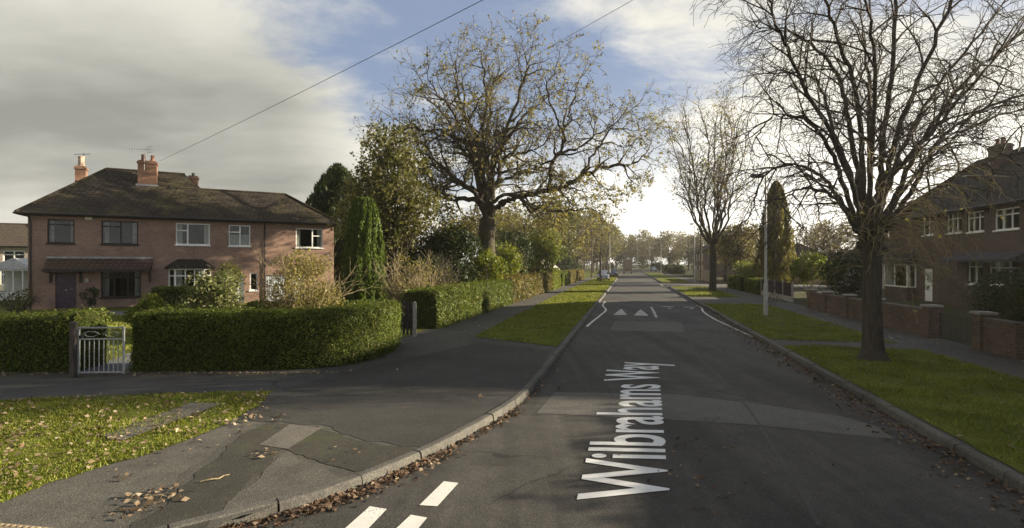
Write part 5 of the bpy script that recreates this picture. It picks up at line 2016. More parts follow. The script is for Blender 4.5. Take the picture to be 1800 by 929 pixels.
lr = np.random.default_rng(121)
sk = Skel()
root = sk.add(op_(858, 545), -1, .6, True)
tr_ = sk.line(root, [op_(857, 500), op_(856, 450), op_(855, 410), op_(857, 385)], .6, .5)
fk = tr_[-1]
OAKL = [
    ([(848, 352), (841, 318), (833, 280), (822, 258), (800, 243), (771, 238), (728, 227), (672, 240)], -1.5, .24, None),
    ([(858, 350), (862, 318), (850, 282), (838, 240), (820, 205), (803, 160), (804, 100)], .8, .25, None),
    ([(858, 352), (862, 310), (848, 240), (852, 205), (862, 162), (880, 112)], 2.2, .2, None),
    ([(862, 352), (866, 300), (872, 272), (892, 246), (920, 208), (955, 180)], -1.2, .2, None),
    ([(864, 356), (876, 310), (884, 280), (911, 270), (949, 259), (985, 226)], 2.6, .17, None),
    ([(872, 362), (896, 351), (938, 340), (985, 330), (1022, 311), (1056, 294), (1105, 291), (1140, 272)], -.5, .27, 'arm'),
    ([(838, 352), (800, 352), (766, 345), (739, 324), (700, 326)], .6, .2, None),
    ([(842, 350), (812, 322), (777, 297), (734, 284), (690, 290)], -2.6, .17, None),
    ([(850, 352), (846, 300), (818, 270), (782, 206), (748, 170)], 2.2, .17, None),
    ([(860, 350), (880, 320), (930, 300), (975, 300), (1020, 345)], 3.8, .16, None),
    ([(856, 350), (850, 310), (830, 260), (790, 190), (752, 140)], -3.6, .17, None),
    ([(858, 350), (866, 300), (890, 230), (920, 140), (930, 105)], -3.4, .18, None),
    ([(856, 350), (846, 290), (860, 200), (850, 130), (846, 84)], 4.0, .18, None),
    ([(854, 352), (830, 330), (790, 315), (740, 250), (690, 205)], 4.2, .16, None),
    ([(866, 356), (900, 340), (930, 360), (980, 372), (1030, 366)], -3.6, .14, None),
]
PRO = dict(max=3, seg=[.5, .38, .26, .2], wig=[.18, .24, .28, .32], trop=[.03, .02, .01, 0], dens=[1.6, 2.3, 3.2, 0], t0=[.22, .12, .1, 0],
           ang=[48, 46, 46, 40], len=[3.1, 1.5, .85, .5], fall=.4, rad=[.075, .03, .014, .010], rmin=.0085)


def oak_limb(start, pts_, dys, r0, r1=.03, t0=.3):
    m = len(pts_)
    base = sk.P[start]
    cp = [op_(a, b_, dys * ((i + 1) / m) ** 1.2) for i, (a, b_) in enumerate(pts_)]
    cp = smooth_pts([base] + cp, 5)[1:]
    cp = [p + lr.normal(size=3) * .07 for p in cp]
    ids = sk.line(start, cp, r0, r1, 0, False)
    for i, j in enumerate(ids):                 # limbs stay stout, then thin out quickly
        f = (i + 1) / len(ids)
        sk.rad[j] = r1 + (r0 - r1) * (1 - f) ** .8
    L = sum(np.linalg.norm(cp[i + 1] - cp[i]) for i in range(len(cp) - 1))
    branch_out(sk, lr, ids, L, r0, 0, PRO, t0=t0)
    sprout(sk, lr, ids[-1], cp[-1] - cp[-4], 1.6, r1, 1, PRO)
    return ids


for pts_, dys, r0, kind in OAKL:
    ids = oak_limb(fk, pts_, dys, r0)
    if kind == 'arm':
        j = ids[17]
        up = oak_limb(j, [(968, 312), (970, 286), (989, 264), (992, 216), (1008, 178), (1022, 130)], .3, .15)
        oak_limb(up[13], [(1024, 254), (1062, 227), (1105, 200)], -.8, .09)
        oak_limb(up[17], [(975, 200), (962, 150), (985, 118)], .8, .08)
        oak_limb(ids[24], [(1050, 262), (1078, 226), (1118, 232)], .8, .09)
P3, par3, r3, main3, lev3 = sk.arrays()
tree_mesh(oak, (P3, par3, r3, main3), BARK_OAK, .05, BARK_TWIG, 8)
cand = np.where(lev3 >= 2)[0]
zz = P3[cand][:, 2]
w_ = (np.where(zz < 8.5, 1.0, .5)) * (.1 + np.clip(wob(P3[cand], .8, 2) + .5 * wob(P3[cand], 2.2, 5) + .1, 0, 1))
q = P3[lr.choice(cand, 27000, p=w_ / w_.sum())]
leaves('leaves', q + lr.normal(size=q.shape) * .08, .13, OAKLEAF, oak)


# -- leafy trees
def crown_tree(name, label, base, H, rx, z0, seed, leafmat, n, leaf, cat='tree', k=40, cr=.3, bark=BARK_TWIG, r0=.18, ry=None, group=None, core=0.0, limbs=12):
    """tapered trunk with limbs carrying leaf clumps with gaps between them"""
    lr = np.random.default_rng(seed)
    t = thing(name, label, cat, tuple(base), 0, group)
    c = (0, 0, (z0 + H) / 2)
    rad = (rx, ry or rx, (H - z0) / 2)
    cc = ellipsoid_pts(k, c, np.array(rad) * (1 - cr * .6), lr, .5)
    wv = lr.uniform(.6, 1.3, k)
    which = lr.choice(k, n, p=wv ** 2 / (wv ** 2).sum())
    R_ = (np.mean(rad) * cr * wv[which])[:, None]
    v = unit(lr.normal(size=(n, 3)))
    C = cc[which] + v * lr.uniform(.3, 1, (n, 1)) ** .6 * R_
    if core:
        m = int(n * .3)
        v2 = unit(lr.normal(size=(m, 3)))
        C = np.concatenate([C, np.array(c) + v2 * np.array(rad) * core * lr.uniform(.7, 1, (m, 1))])
        v = np.concatenate([v, v2])
    sk = Skel()
    root = sk.add((0, 0, -.1), -1, r0 * 1.2, True)
    trk = sk.line(root, [(lr.normal() * .03 * i, lr.normal() * .03 * i, z0 * .4 + (H * .85 - z0 * .4) * i / 9) for i in range(10)], r0, r0 * .15)
    for i in range(k):
        tgt = cc[i]
        j = trk[max(1, min(9, int(9 * max(0, (tgt[2] * .7 - z0 * .4)) / (H * .85 - z0 * .4))))]
        a = sk.P[j]
        mid = a * .5 + tgt * .5 + lr.normal(size=3) * .08 * rx
        ids = sk.line(j, smooth_pts([a, mid, tgt], 3)[1:], min(sk.rad[j] * .6, r0 * .35), .012, 0, False)
        for _ in range(4):
            ln = np.mean(rad) * cr * lr.uniform(.6, 1.2)
            d = unit(lr.normal(size=3) + np.array([0, 0, .3]))
            sk.line(ids[-1], [tgt + d * ln * .5 + lr.normal(size=3) * .05, tgt + d * ln], .012, .006, 1, False)
    P, par, rd, mn, lv = sk.arrays()
    thick = rd > r0 * .3
    tube_mesh('trunk', P, par, rd, mn, bark, t, thick, 7)
    tube_mesh('limbs', P, par, rd, mn, bark, t, ~thick, 3)
    leaves('crown', C, leaf, leafmat, t, v * .5, .9)
    return t


def spire(name, label, base, H, rx, seed, leafmat, n, leaf, pw=.75, ridges=9, cat='conifer', bottom=.05, lump=.16):
    """columnar or conical conifer: upright sprays in vertical plumes"""
    lr = np.random.default_rng(seed)
    t = thing(name, label, cat, tuple(base))
    u_ = lr.uniform(bottom, 1, n) ** .9
    a = lr.uniform(0, 6.28, n)
    prof = np.clip((1 - u_), 0, 1) ** pw * np.clip(u_ / .1 + .55, 0, 1)
    pl = 1 + lump * np.cos(a * ridges + 3 * np.sin(u_ * 5 + seed)) + .13 * wob(np.stack([np.cos(a) * 2, np.sin(a) * 2, u_ * H * .9], 1), 1.5, seed)
    rr_ = rx * prof * pl * lr.uniform(.82, 1.03, n)
    C = np.stack([np.cos(a) * rr_, np.sin(a) * rr_, u_ * H], 1)
    N = np.stack([np.cos(a), np.sin(a), np.full(n, .15)], 1)
    nrm = unit(N + lr.normal(size=(n, 3)) * .55)
    U = unit(np.array([0, 0, 1.0]) + .35 * lr.normal(size=(n, 3)) + .3 * N)
    W = unit(np.cross(nrm, U))
    L = leaf * lr.uniform(.6, 1.4, (n, 1))
    V = np.stack([C - U * L * .5, C + W * L * .22, C + U * L * .6, C - W * L * .22], 1)
    mesh_np('crown', V, np.arange(4 * n).reshape(n, 4), leafmat, t)
    sk = Skel()
    rt = sk.add((0, 0, -.1), -1, .16, True)
    sk.line(rt, [(0, 0, H * f) for f in (.1, .3, .5, .7, .9)], .14, .03)
    P, par, rd, mn, _ = sk.arrays()
    tube_mesh('trunk', P, par, rd, mn, BARK_DARK, t, None, 7)
    # inner foliage darkness is real leaf mass nearer the stem
    m = n // 3
    u2 = lr.uniform(bottom, .97, m)
    a2 = lr.uniform(0, 6.28, m)
    r2_ = rx * np.clip(1 - u2, 0, 1) ** pw * np.clip(u2 / .1 + .55, 0, 1) * .72
    leaves('inner_foliage', np.stack([np.cos(a2) * r2_, np.sin(a2) * r2_, u2 * H], 1), leaf * 1.4, leafmat, t, np.stack([np.cos(a2), np.sin(a2), a2 * 0], 1), .6)
    return t


spire('columnar_cypress', 'bright green columnar cypress standing at the corner of the lawn', at(640, 540, 23.5)[:2] + (PAVE,), 5.4, 1.0, 131, CYPRESS, 19000, .15, .24, 14, lump=.07)
spire('dark_conifer', 'dark pointed conifer behind the end of the brick house', at(594, 540, 40)[:2] + (PAVE,), 10.0, 3.9, 132, EVERGREEN, 9000, .5, .6, 5, lump=.3)
spire('golden_conifer', 'golden brown conical conifer between the lamp post and the leafy shrub', at(1364, 505, 47)[:2] + (PAVE,), 9.9, 1.75, 133, CYPRESS_G, 9000, .3, .5, 6, lump=.2)
crown_tree('garden_tree', 'tall olive and gold leaved tree beside the columnar cypress', at(692, 540, 26)[:2] + (PAVE,), 10.4, 2.25, 2.0, 141, OLIVE, 8500, .17, k=60, cr=.26, core=.55)
crown_tree('garden_tree', 'loose pale twigged tree filling in behind the cypress', at(640, 540, 27.5)[:2] + (PAVE,), 8.3, 2.0, 3.0, 142, GOLD, 2600, .15, k=50, cr=.26, r0=.14)
crown_tree('garden_tree', 'low golden tree under the left limbs of the oak', at(765, 540, 29.5)[:2] + (PAVE,), 6.6, 2.6, 1.5, 143, GOLD, 4200, .16, k=48, cr=.25, r0=.14)
crown_tree('garden_tree', 'leaning gold leaved tree reaching over the footway beyond the oak', st(47.5, -7.6, PAVE), 8.6, 3.6, 2.6, 144, GOLD, 4600, .2, k=52, cr=.25, r0=.2)
crown_tree('garden_tree', 'russet tree in front of the bungalow across the street', at(1300, 500, 62)[:2] + (PAVE,), 7.6, 3.6, 1.8, 145, FARLEAF, 5200, .26, k=48, cr=.27, r0=.22)
crown_tree('garden_tree', 'golden leaf clump of a small tree behind the slender street tree', at(1275, 500, 70)[:2] + (PAVE,), 7.2, 2.8, 2.2, 146, GOLD, 3200, .26, k=36, cr=.28, r0=.2)
# young street trees on the hedge side
vase_tree('street_tree', 'thin young street tree in front of the parked silver car', st(70.5, -1.9, PAVE), 10.5, 3.6, 2.6, .16, 151, 8, 2, 900, GOLD, leaf=.2, group='young street trees on the verge')
vase_tree('street_tree', 'thin young street tree on the verge farther behind the parked cars', st(110, -2.6, PAVE), 11, 4, 3.0, .18, 152, 8, 2, 900, GOLD, leaf=.24, group='young street trees on the verge')
# trees closing the view: three kinds copied along both sides and across the bend
kinds = []


def copy_tree(o, loc, rz, sc, label, group):
    r = o.copy()
    COL.objects.link(r)
    r.location = loc
    r.rotation_euler = (0, 0, rz)
    r.scale = (sc, sc, sc)
    r['label'] = label
    r['group'] = group
    for ch in list(o.children):
        c = ch.copy()
        COL.objects.link(c)
        c.parent = r
    return r


far = [(250, -30, 1, 1.1), (255, 40, 2, 1.1), (250, 8, 0, 1.15), (248, 30, 1, 1.1), (252, 62, 0, 1.15), (245, -8, 1, 1.15), (120, 44, 1, .8), (140, 50, 2, .85), (105, 60, 0, .8), (96, 48, 1, .75), (92, -22, 1, 1.0), (108, -26, 2, 1.0), (96, -12, 0, .95), (112, -9, 1, 1.0), (128, -13, 2, 1.0), (146, -8, 0, 1.1), (165, -12, 1, 1.1), (185, -7, 2, 1.15), (205, -3, 0, 1.05), (222, 3, 1, 1.0), (218, 11, 2, 1.0),
       (208, 17, 0, .95), (228, 22, 1, 1.1), (196, 23, 2, .95), (178, 27, 0, .9), (190, 36, 1, 1.05), (160, 34, 2, .9), (205, 50, 0, 1.1), (170, 55, 1, 1.0), (150, 70, 2, 1.0), (128, 62, 0, .85),
       (232, -12, 2, 1.2), (214, -22, 0, 1.15), (180, -30, 1, 1.2), (150, -34, 2, 1.1)]
wheres = ['last in line far left of the bend', 'far right behind the terrace roofline', 'last in line behind the lorry', 'behind the bushes past the far parked car', 'on the skyline above the brown terrace', 'on the skyline just left of the lorry', 'behind the russet tree across the street', 'over the bungalow behind the golden shrubs', 'on the skyline over the slate roofs', 'over the leafy shrub by the dark fence', 'in the gardens behind the oak', 'in the gardens behind the rounded green shrub', 'behind the white house', 'behind the greenhouse', 'on the hedge side past the white house', 'beside the far bend on the hedge side', 'over the parked dark car', 'just before the bend on the hedge side',
          'left of the lorry at the bend', 'straight behind the lorry', 'closing the street beyond the lorry', 'right of the lorry at the bend', 'in the row behind the bend', 'over the far parked car',
          'behind the brown terrace', 'farther back behind the brown terrace', 'between terrace and bungalow', 'far back across the side turning', 'over the bungalow roofs', 'above the slate roofs',
          'behind the golden shrubs across the street', 'farthest back at the bend', 'far back behind the hedge side gardens', 'deep in the hedge side gardens', 'behind the oak in the distance']
looks = ['brownish leaved tree', 'olive leaved tree', 'thin half bare tree']
for i, (s, t_, kd, sc) in enumerate(far):
    p = st(s, t_, 0)
    sc *= 1.28
    lab = looks[kd] + ' ' + wheres[i]
    if len(kinds) <= kd:
        mat, n = ((FARLEAF, 4200), (OLIVE, 5200), (FARLEAF, 1700))[kd]
        o = crown_tree('distant_tree', lab, p, 12.5, 5.6, 1.5, 160 + kd, mat, int(n * 1.25), .42, k=54, cr=.25, r0=.3, group='trees closing the end of the street')
        o.scale = (sc, sc, sc)
        kinds.append(o)
    else:
        copy_tree(kinds[kd], p, i * 1.9, sc, lab, 'trees closing the end of the street')
# small dark bushes along the far verges
for i, (s, t_, rx, rz, lab) in enumerate(((264, -18, 17, 3.6, 'farthest bush mass under the skyline trees left of the lorry'), (264, 16, 18, 3.6, 'farthest bush mass under the skyline trees directly behind the lorry'), (262, 52, 18, 3.6, 'farthest bush mass under the skyline trees above the brown terrace'), (216, 5, 9, 2.2, 'broad dark bush mass closing the road behind the lorry'), (215, 30, 11, 2.4, 'broad dark bush mass behind the brown terrace'), (190, -20, 10, 2.6, 'broad dark bush mass in the far hedge side gardens'), (92, -10.5, 3.5, 2.2, 'dark evergreen bush behind the far clipped hedges'), (110, -11, 4, 2.0, 'dark evergreen bush past the wooden pole'), (60, -11, 2.5, 1.9, 'dark evergreen bush near the white house'), (75, 34, 6, 2.2, 'dark bush between the bungalows'), (150, 14.5, 3.0, 1.3, 'dark rounded bush beyond the far parked car'), (128, 12.6, 3.5, 1.1, 'dark low hedge bush in front of the brown terrace'), (196, 12, 4, 1.6, 'dark bush at the bend right of the lorry'), (200, -6, 4, 1.6, 'dark bush at the bend left of the lorry'))):
    bush('dark_bush', lab, st(s, t_, 0), (rx, rx * .8, rz), 2200, .34, EVERGREEN, 190 + i, k=16, core=.6, zc=rz, group='dark bushes by the bend')

# ------------------------------------------------------------------ garden gates, walls, fences
gA, gB = gp(137, 663, PAVE), gp(219, 662, PAVE)
gw = math.hypot(gB[0] - gA[0], gB[1] - gA[1])
GATEP = m_plain('gate_grey_paint', (.33, .34, .33), .55, .3, var=.25, scale=20)
gate = thing('garden_gate', 'pale painted metal garden gate with upright bars between clipped hedges', 'gate', gA, math.atan2(gB[1] - gA[1], gB[0] - gA[0]))
f = MB()
GH = 1.06
f.box(0, .035, -.0175, .0175, .06, GH).box(gw - .035, gw, -.0175, .0175, .06, GH)
f.box(.035, gw - .035, -.014, .014, .08, .11).box(.035, gw - .035, -.014, .014, .79, .815).box(.035, gw - .035, -.0145, .0145, GH - .03, GH)
f.build('gate_frame', GATEP, gate)
nb_ = 8
for i in range(nb_):
    q = .035 + (gw - .07) * (i + 1) / (nb_ + 1)
    MB().box(q - .007, q + .007, -.007, .007, .11, .79).build('bar', GATEP, gate)
sc_ = MB()
for k in (0, 1):
    for j in range(2):
        cx = gw * (.28 + .44 * k)
        sg = 1 if j else -1
        sc_.tube([(cx + sg * .17 * math.cos(a) * (1 - a / 12), 0, .9 + .075 * math.sin(a) * (1 - a / 12)) for a in np.linspace(0, 5, 14)], .005, 6)
sc_.build('scroll', GATEP, gate)
MB().bbox(.03, .1, -.03, .03, .82, .88, .01).build('latch', IRON, gate)
gpst = thing('gate_post', 'weathered wooden gate post against the raised hedge end', 'post', gp(129, 664, PAVE))
MB().bbox(-.055, .055, -.055, .055, -.05, 1.16, .012).build('post', GREYWOOD, gpst)
MB().add([(-.06, -.06, 1.16), (.06, -.06, 1.16), (.06, .06, 1.16), (-.06, .06, 1.16), (0, 0, 1.2)], [(0, 1, 4), (1, 2, 4), (2, 3, 4), (3, 0, 4), (3, 2, 1, 0)]).build('cap', GREYWOOD, gpst)

pA, pB = gp(697, 590, PAVE), gp(727, 591, PAVE)
pl_ = math.hypot(pB[0] - pA[0], pB[1] - pA[1]) + .5
pf = thing('picket_fence', 'short dark picket fence in the gap between the two clipped hedges', 'fence', (pA[0] - .4, pA[1], PAVE), math.atan2(pB[1] - pA[1], pB[0] - pA[0]))
n = int(pl_ / .13)
for i in range(n):
    x = i * .13
    MB().prism([(x, .05), (x + .085, .05), (x + .085, 1.1), (x + .0425, 1.18), (x, 1.1)], 0, .018, 'y').build('picket', FENCE_DARK, pf)
for z in (.3, .85):
    MB().box(0, n * .13, .02, .06, z, z + .07).build('rail', FENCE_DARK, pf)
wp = thing('hedge_post', 'pale concrete post at the near end of the square cut hedge', 'post', gp(729, 592, PAVE))
MB().bbox(-.055, .055, -.055, .055, -.05, 1.12, .015).build('post', CONCRETE, wp)
MB().add([(-.055, -.055, 1.12), (.055, -.055, 1.12), (.055, .055, 1.12), (-.055, .055, 1.12), (0, 0, 1.17)], [(0, 1, 4), (1, 2, 4), (2, 3, 4), (3, 0, 4)]).build('cap', CONCRETE, wp)

WT = 11.5


def garden_wall(label, s0, s1, piers, h=.85, sag=0.0):
    p = st(s0, WT, PAVE)
    t = thing('garden_wall', label, 'wall', p, math.atan2(DY, DX), 'brick garden walls across the street')
    L = s1 - s0
    MB().box(0, L, -.11, .11, -.1, h).build('wall', BRICK_WALL, t)
    MB().bbox(-.01, L + .01, -.14, .14, h, h + .06, .012).build('coping', m_plain('coping_stone', (.13, .11, .1), .9, .15), t)
    for q in piers:
        c = MB().box(q - .19, q + .19, -.19, .19, -.1, h + .14).build('pier', BRICK_WALL, t)
        MB().bbox(q - .23, q + .23, -.23, .23, h + .14, h + .21, .012).build('pier_cap', CONCRETE, c)
    return t


garden_wall('low brick garden wall with a coping running past the glossy shrub', 23.4, 31.3, (.2, 2.8, 5.4, 7.7), .84)
garden_wall('short brick garden wall ending at the gate pier behind the big bare tree', 19.6, 23.0, (.2,), .86)
garden_wall('single brick gate pier and wall stub in front of the tall unlit hedge', 15.9, 17.5, (1.4,), .86)
g2 = st(17.62, WT, PAVE)
ig = thing('iron_gate', 'low dark iron gate between the brick piers', 'gate', g2, math.atan2(DY, DX))
f = MB()
f.box(0, .03, -.015, .015, .06, .85).box(1.7, 1.73, -.015, .015, .06, .85).box(.03, 1.7, -.012, .012, .08, .11).box(.03, 1.7, -.012, .012, .82, .85).box(.03, 1.7, -.012, .012, .45, .475)
f.build('gate_frame', IRON, ig)
for i in range(14):
    q = .03 + 1.67 * (i + 1) / 15
    MB().box(q - .006, q + .006, -.006, .006, .11, .82).build('bar', IRON, ig)

fs0 = 35.5
df = thing('panel_fence', 'dark brown panel fence on a pale concrete base between pale posts', 'fence', st(fs0, WT + .3, PAVE), math.atan2(DY, DX))
for i in range(4):
    x = i * 1.9
    pn = MB()
    for k in range(8):
        z = .36 + k * .105
        pn.box(x + .06, x + 1.84, -.02 + .004 * (k % 2), .02 + .004 * (k % 2), z, z + .112)
    pn.build('panel', FENCE_DARK, df)
    MB().box(x + .06, x + 1.84, -.025, .025, 0, .35).build('gravel_board', CONCRETE, df)
for i in range(5):
    x = i * 1.9
    MB().bbox(x - .055, x + .055, -.06, .06, -.05, 1.32, .012).build('fence_post', CONCRETE, df)

pf2 = thing('board_fence', 'long pale board fence beside the side turning', 'fence', st(70.5, 12.2, PAVE), math.atan2(DY, DX))
for i in range(9):
    x = i * 1.9
    pn = MB()
    for k in range(15):
        pn.box(x + .06 + k * .119, x + .06 + k * .119 + .112, -.012, .012, .05, 1.5 + .006 * (k % 3))
    pn.build('panel', m_bark('pale_boards%d' % i, (.2, .17, .13), (.3, .26, .2)) if i == 0 else bpy.data.materials['pale_boards0'], pf2)
    MB().box(x - .05, x + .05, -.05, .05, 0, 1.6).build('fence_post', CONCRETE, pf2)

# ------------------------------------------------------------------ street lamps, poles, wires


def lamp(label, x, y, H, arm, group='street lamps along the road', r=.075):
    t = thing('street_lamp', label, 'street lamp', (x, y, PAVE))
    t['group'] = group
    MB().tube([(0, 0, -.05), (0, 0, 1.45), (0, 0, 1.5)], [r * 1.3, r * 1.3, r * .95], 12).build('base', STEEL, t)
    MB().tube([(0, 0, 1.48), (0, 0, H * .6), (0, 0, H - .02), (arm * .03, 0, H + .02), (arm * .22, 0, H + .04)], [r * .85, r * .72, r * .5, r * .45, r * .4], 10).build('post', STEEL, t)
    hd = MB()
    sx = 1 if arm > 0 else -1
    prof = [(.15, .0), (.22, -.075), (.6, -.085), (.68, -.02), (.64, .055), (.3, .075), (.16, .05)]
    hd.prism([(a * sx * abs(arm), b_ + H + .03) for a, b_ in prof], -.12, .12, 'y')
    h = hd.build('lantern', m_plain('grey_lantern', (.2, .2, .2), .5, .4), t)
    MB().bbox(min(.24 * arm, .58 * arm), max(.24 * arm, .58 * arm), -.1, .1, H - .085, H - .05, .012).build('lamp_glass', m_plain('lamp_bowl', (.5, .48, .42), .25, .5), h)
    MB().box(-.05, .05, -r * 1.32, -r * 1.2, .5, 1.1).build('access_door', STEEL, t)
    return t


p = gp(1346, 556, PAVE)
lamp('grey street lamp with a small flat lantern on the nearest lamp-lit verge', p[0], p[1], 6.45, -1.0)
for px, z, H, lab in ((1221, 68, 7.7, 'pale street lamp beside the wooden pole at the side turning'), (1162, 150, 8.6, 'pale street lamp in front of the far parked car'), (1142, 170, 8.4, 'distant street lamp standing right of the lorry'),
                      (1120, 186, 8.6, 'most distant street lamp beyond the lorry'), (1072, 97, 9.0, 'pale street lamp behind the parked dark car')):
    lamp(lab, (px - 900) / 900 * z, z, H, -1.0 if px > 1080 else 1.0)


def pole(label, x, y, H, r=.12):
    t = thing('telegraph_pole', label, 'telegraph pole', (x, y, PAVE), 0, 'wooden telegraph poles')
    MB().tube([(0, 0, -.1), (0, 0, H * .5), (0, 0, H)], [r, r * .88, r * .75], 10).build('post', WOODPOLE, t)
    MB().tube([(0, 0, H - .02), (0, 0, H + .05)], [r * .85, r * .3], 10).build('cap', STEEL, t)
    b_ = MB().box(-.4, .4, -.05 - r, .0 - r, H - .45, H - .36)
    b_.build('crossarm', WOODPOLE, t)
    for q in (-.33, -.15, .15, .33):
        MB().tube([(q, -.03 - r, H - .36), (q, -.03 - r, H - .31), (q, -.03 - r, H - .25)], [.02, .035, .02], 8).build('insulator', WHITE, t)
    for z in (2.6, 3.0, 3.4, 3.8):
        MB().tube([(r, 0, z), (r + .14, 0, z)], .012, 6).build('step', IRON, t)
    return t


pole('brown wooden telegraph pole next to the slender street tree', (1232 - 900) / 900 * 65, 65, 8.2)
pole('wooden telegraph pole behind the far clipped hedges', (1040 - 900) / 900 * 88, 88, 8.3)
pole('wooden telegraph pole on the verge close to the camera side kerb', 6.15, 5.5, 8.9)


WIREM = m_plain('wire_sheath', (.09, .09, .095), .6, .3)


def wire(label, a, b_, sag, r):
    a, b_ = np.array(a, float), np.array(b_, float)
    pts_ = []
    for i in range(25):
        f = i / 24
        q = a * (1 - f) + b_ * f
        q[2] -= sag * 4 * f * (1 - f)
        pts_.append(q)
    o = MB().tube(pts_, r, 5).build('overhead_wire', WIREM)
    return tag(o, label, 'wire', 'overhead telephone wires')


hw = at(281, 283, FR.a[1] + FR.d[1] * ridge_u(260, 2.9) + FR.d[0] * 2.9 - .4)
wire('thin overhead wire sagging from the brick chimney stack across the sky', hw, (6.15, 5.4, 8.62), .12, .0085)
wire('thin overhead wire crossing above the oak crown', at(905, 118, 24), (6.15, 5.4, 8.05), .0, .007)

# ------------------------------------------------------------------ vehicles


def paint(name, col, rough=.25, metal=.3):
    m, t, out = new_mat(name)
    tc = t.node('ShaderNodeTexCoord').outputs['Object']
    n = t.noise(tc, 3.0, 5, .6)
    c = t.mix(t.smooth(n, .35, .75), col, tuple(v * .8 for v in col))
    p = bsdf(t, out, c, rough, .5, metal)
    p.inputs['Coat Weight'].default_value = .6
    return m


CARGLASS = m_plain('car_glass', (.02, .024, .027), .06, .6, var=.05)
LAMPGL = m_plain('headlamp_glass', (.7, .72, .72), .1, .6, var=.05)
REDLENS = m_plain('red_lens', (.35, .02, .015), .2, .5, var=.1)
BLACKTRIM = m_plain('black_trim', (.015, .015, .016), .5, .3)
PLATEW = m_plain('white_plate', (.7, .7, .68), .4, .3, var=.03)


def wheel(t, x, y, r=.31, w=.2):
    s = 1 if y > 0 else -1
    wh = MB()
    prof = [(r * .62, -w / 2), (r * .93, -w / 2), (r, -w / 2 + .03), (r, w / 2 - .03), (r * .93, w / 2), (r * .62, w / 2)]
    n = 20
    V = [(x + q[0] * math.cos(2 * PI * k / n), y + q[1], r + q[0] * math.sin(2 * PI * k / n)) for q in prof for k in range(n)]
    m = len(prof)
    wh.add(V, [(i * n + k, i * n + (k + 1) % n, (i + 1) * n + (k + 1) % n, (i + 1) * n + k) for i in range(m - 1) for k in range(n)])
    wo = wh.build('wheel', RUBBER, t)
    rm_ = MB()
    V = [(x, y + s * w * .36, r)] + [(x + r * .63 * math.cos(2 * PI * k / n), y + s * w * (.42 if (k // 2) % 2 else .34), r + r * .63 * math.sin(2 * PI * k / n)) for k in range(n)]
    rm_.add(V, [(0, 1 + k, 1 + (k + 1) % n) for k in range(n)])
    rm_.build('rim', STEEL, wo)
    return wo


def car(label, loc, rz, pm, L=4.2, W=1.72, H=1.47, hatch=True):
    """car facing +x; stations lofted along the length"""
    t = thing('parked_car', label, 'car', loc, rz, 'cars parked by the road')
    k = L / 4.2
    # x, belt z, roof z, half width, roof half width
    S = [(-2.1, .72, .72, .66, .6), (-2.04, .92, .93, .8, .7), (-1.95, .95, .97, .84, .66), (-1.62, .96, 1.32, .85, .58), (-1.3, .95, 1.42, .86, .57), (-.4, .93, 1.47, .86, .58), (.25, .92, 1.44, .86, .57),
         (1.0, .92, .95, .85, .66), (1.55, .86, .87, .83, .62), (1.95, .72, .73, .74, .56), (2.1, .56, .57, .6, .5)]
    V, F = [], []
    for x, zb, zr, w, wr in S:
        lo = .22 if abs(x) < 1.9 else .30
        half = [(w * .9, lo), (w * .99, lo + .14), (w, zb - .18), (w * .965, zb), (wr + .03, zr - .035), (wr * .75, zr), (0, zr + .012)]
        ring_ = half + [(-a, z) for a, z in half[-2::-1]]
        V += [(x * k, y * W / 1.72, z * H / 1.47) for y, z in ring_]
    m = 13
    for i in range(len(S) - 1):
        for j in range(m - 1):
            F.append((i * m + j, (i + 1) * m + j, (i + 1) * m + j + 1, i * m + j + 1))
        F.append((i * m + m - 1, (i + 1) * m + m - 1, (i + 1) * m, i * m))
    F.append(tuple(range(m)))
    F.append(tuple(range(len(S) * m - 1, (len(S) - 1) * m - 1, -1)))
    mesh_obj('body', V, F, pm, t, True)

    def P(i, j, out=.006):
        x, y, z = V[i * m + j]
        return Vector((x, y, z)), out

    def panel(name, idx, off, mat, inset=.12):
        pts_ = [Vector(V[i * m + j]) for i, j in idx]
        c = sum(pts_, Vector()) / len(pts_)
        pts_ = [p + (c - p) * inset + Vector(off) for p in pts_]
        MB().poly(pts_).build(name, mat, t)
    panel('windscreen', [(6, 4), (7, 3), (7, 9), (6, 8)], (.012, 0, .014), CARGLASS, .1)
    panel('rear_window', [(2, 4), (3, 4), (3, 8), (2, 8)], (-.014, 0, .012), CARGLASS, .12)
    for s, a, b_ in ((1, 3, 4), (-1, 9, 8)):
        panel('side_window', [(3, a), (5, a), (5, b_), (3, b_)], (0, s * .012, .004), CARGLASS, .1)
        panel('side_window', [(5, a), (7, a), (6, b_), (5, b_)], (0, s * .012, .004), CARGLASS, .1)
        y = s * W * .355
        MB().bbox(1.78 * k, 2.0 * k, y - .17, y + .17, .58, .7, .03).build('headlight', LAMPGL, t)
        MB().bbox(-2.11 * k, -2.0 * k, y - .13, y + .13, .66, .84, .02).build('tail_light', REDLENS, t)
        MB().bbox(.72, .86, s * W * .53 - .09, s * W * .53 + .09, .92, 1.04, .03).build('mirror', pm, t)
    MB().bbox(2.03 * k, 2.12 * k, -.48, .48, .3, .47, .02).build('grille', BLACKTRIM, t)
    MB().bbox(2.12 * k, 2.135 * k, -.26, .26, .38, .48, .004).build('number_plate', PLATEW, t)
    MB().bbox(-2.11 * k, -2.06 * k, -.7, .7, .32, .5, .02).build('bumper', BLACKTRIM, t)
    for x in (-1.28 * k, 1.3 * k):
        for y in (-W / 2 + .1, W / 2 - .1):
            wheel(t, x, y)
    return t


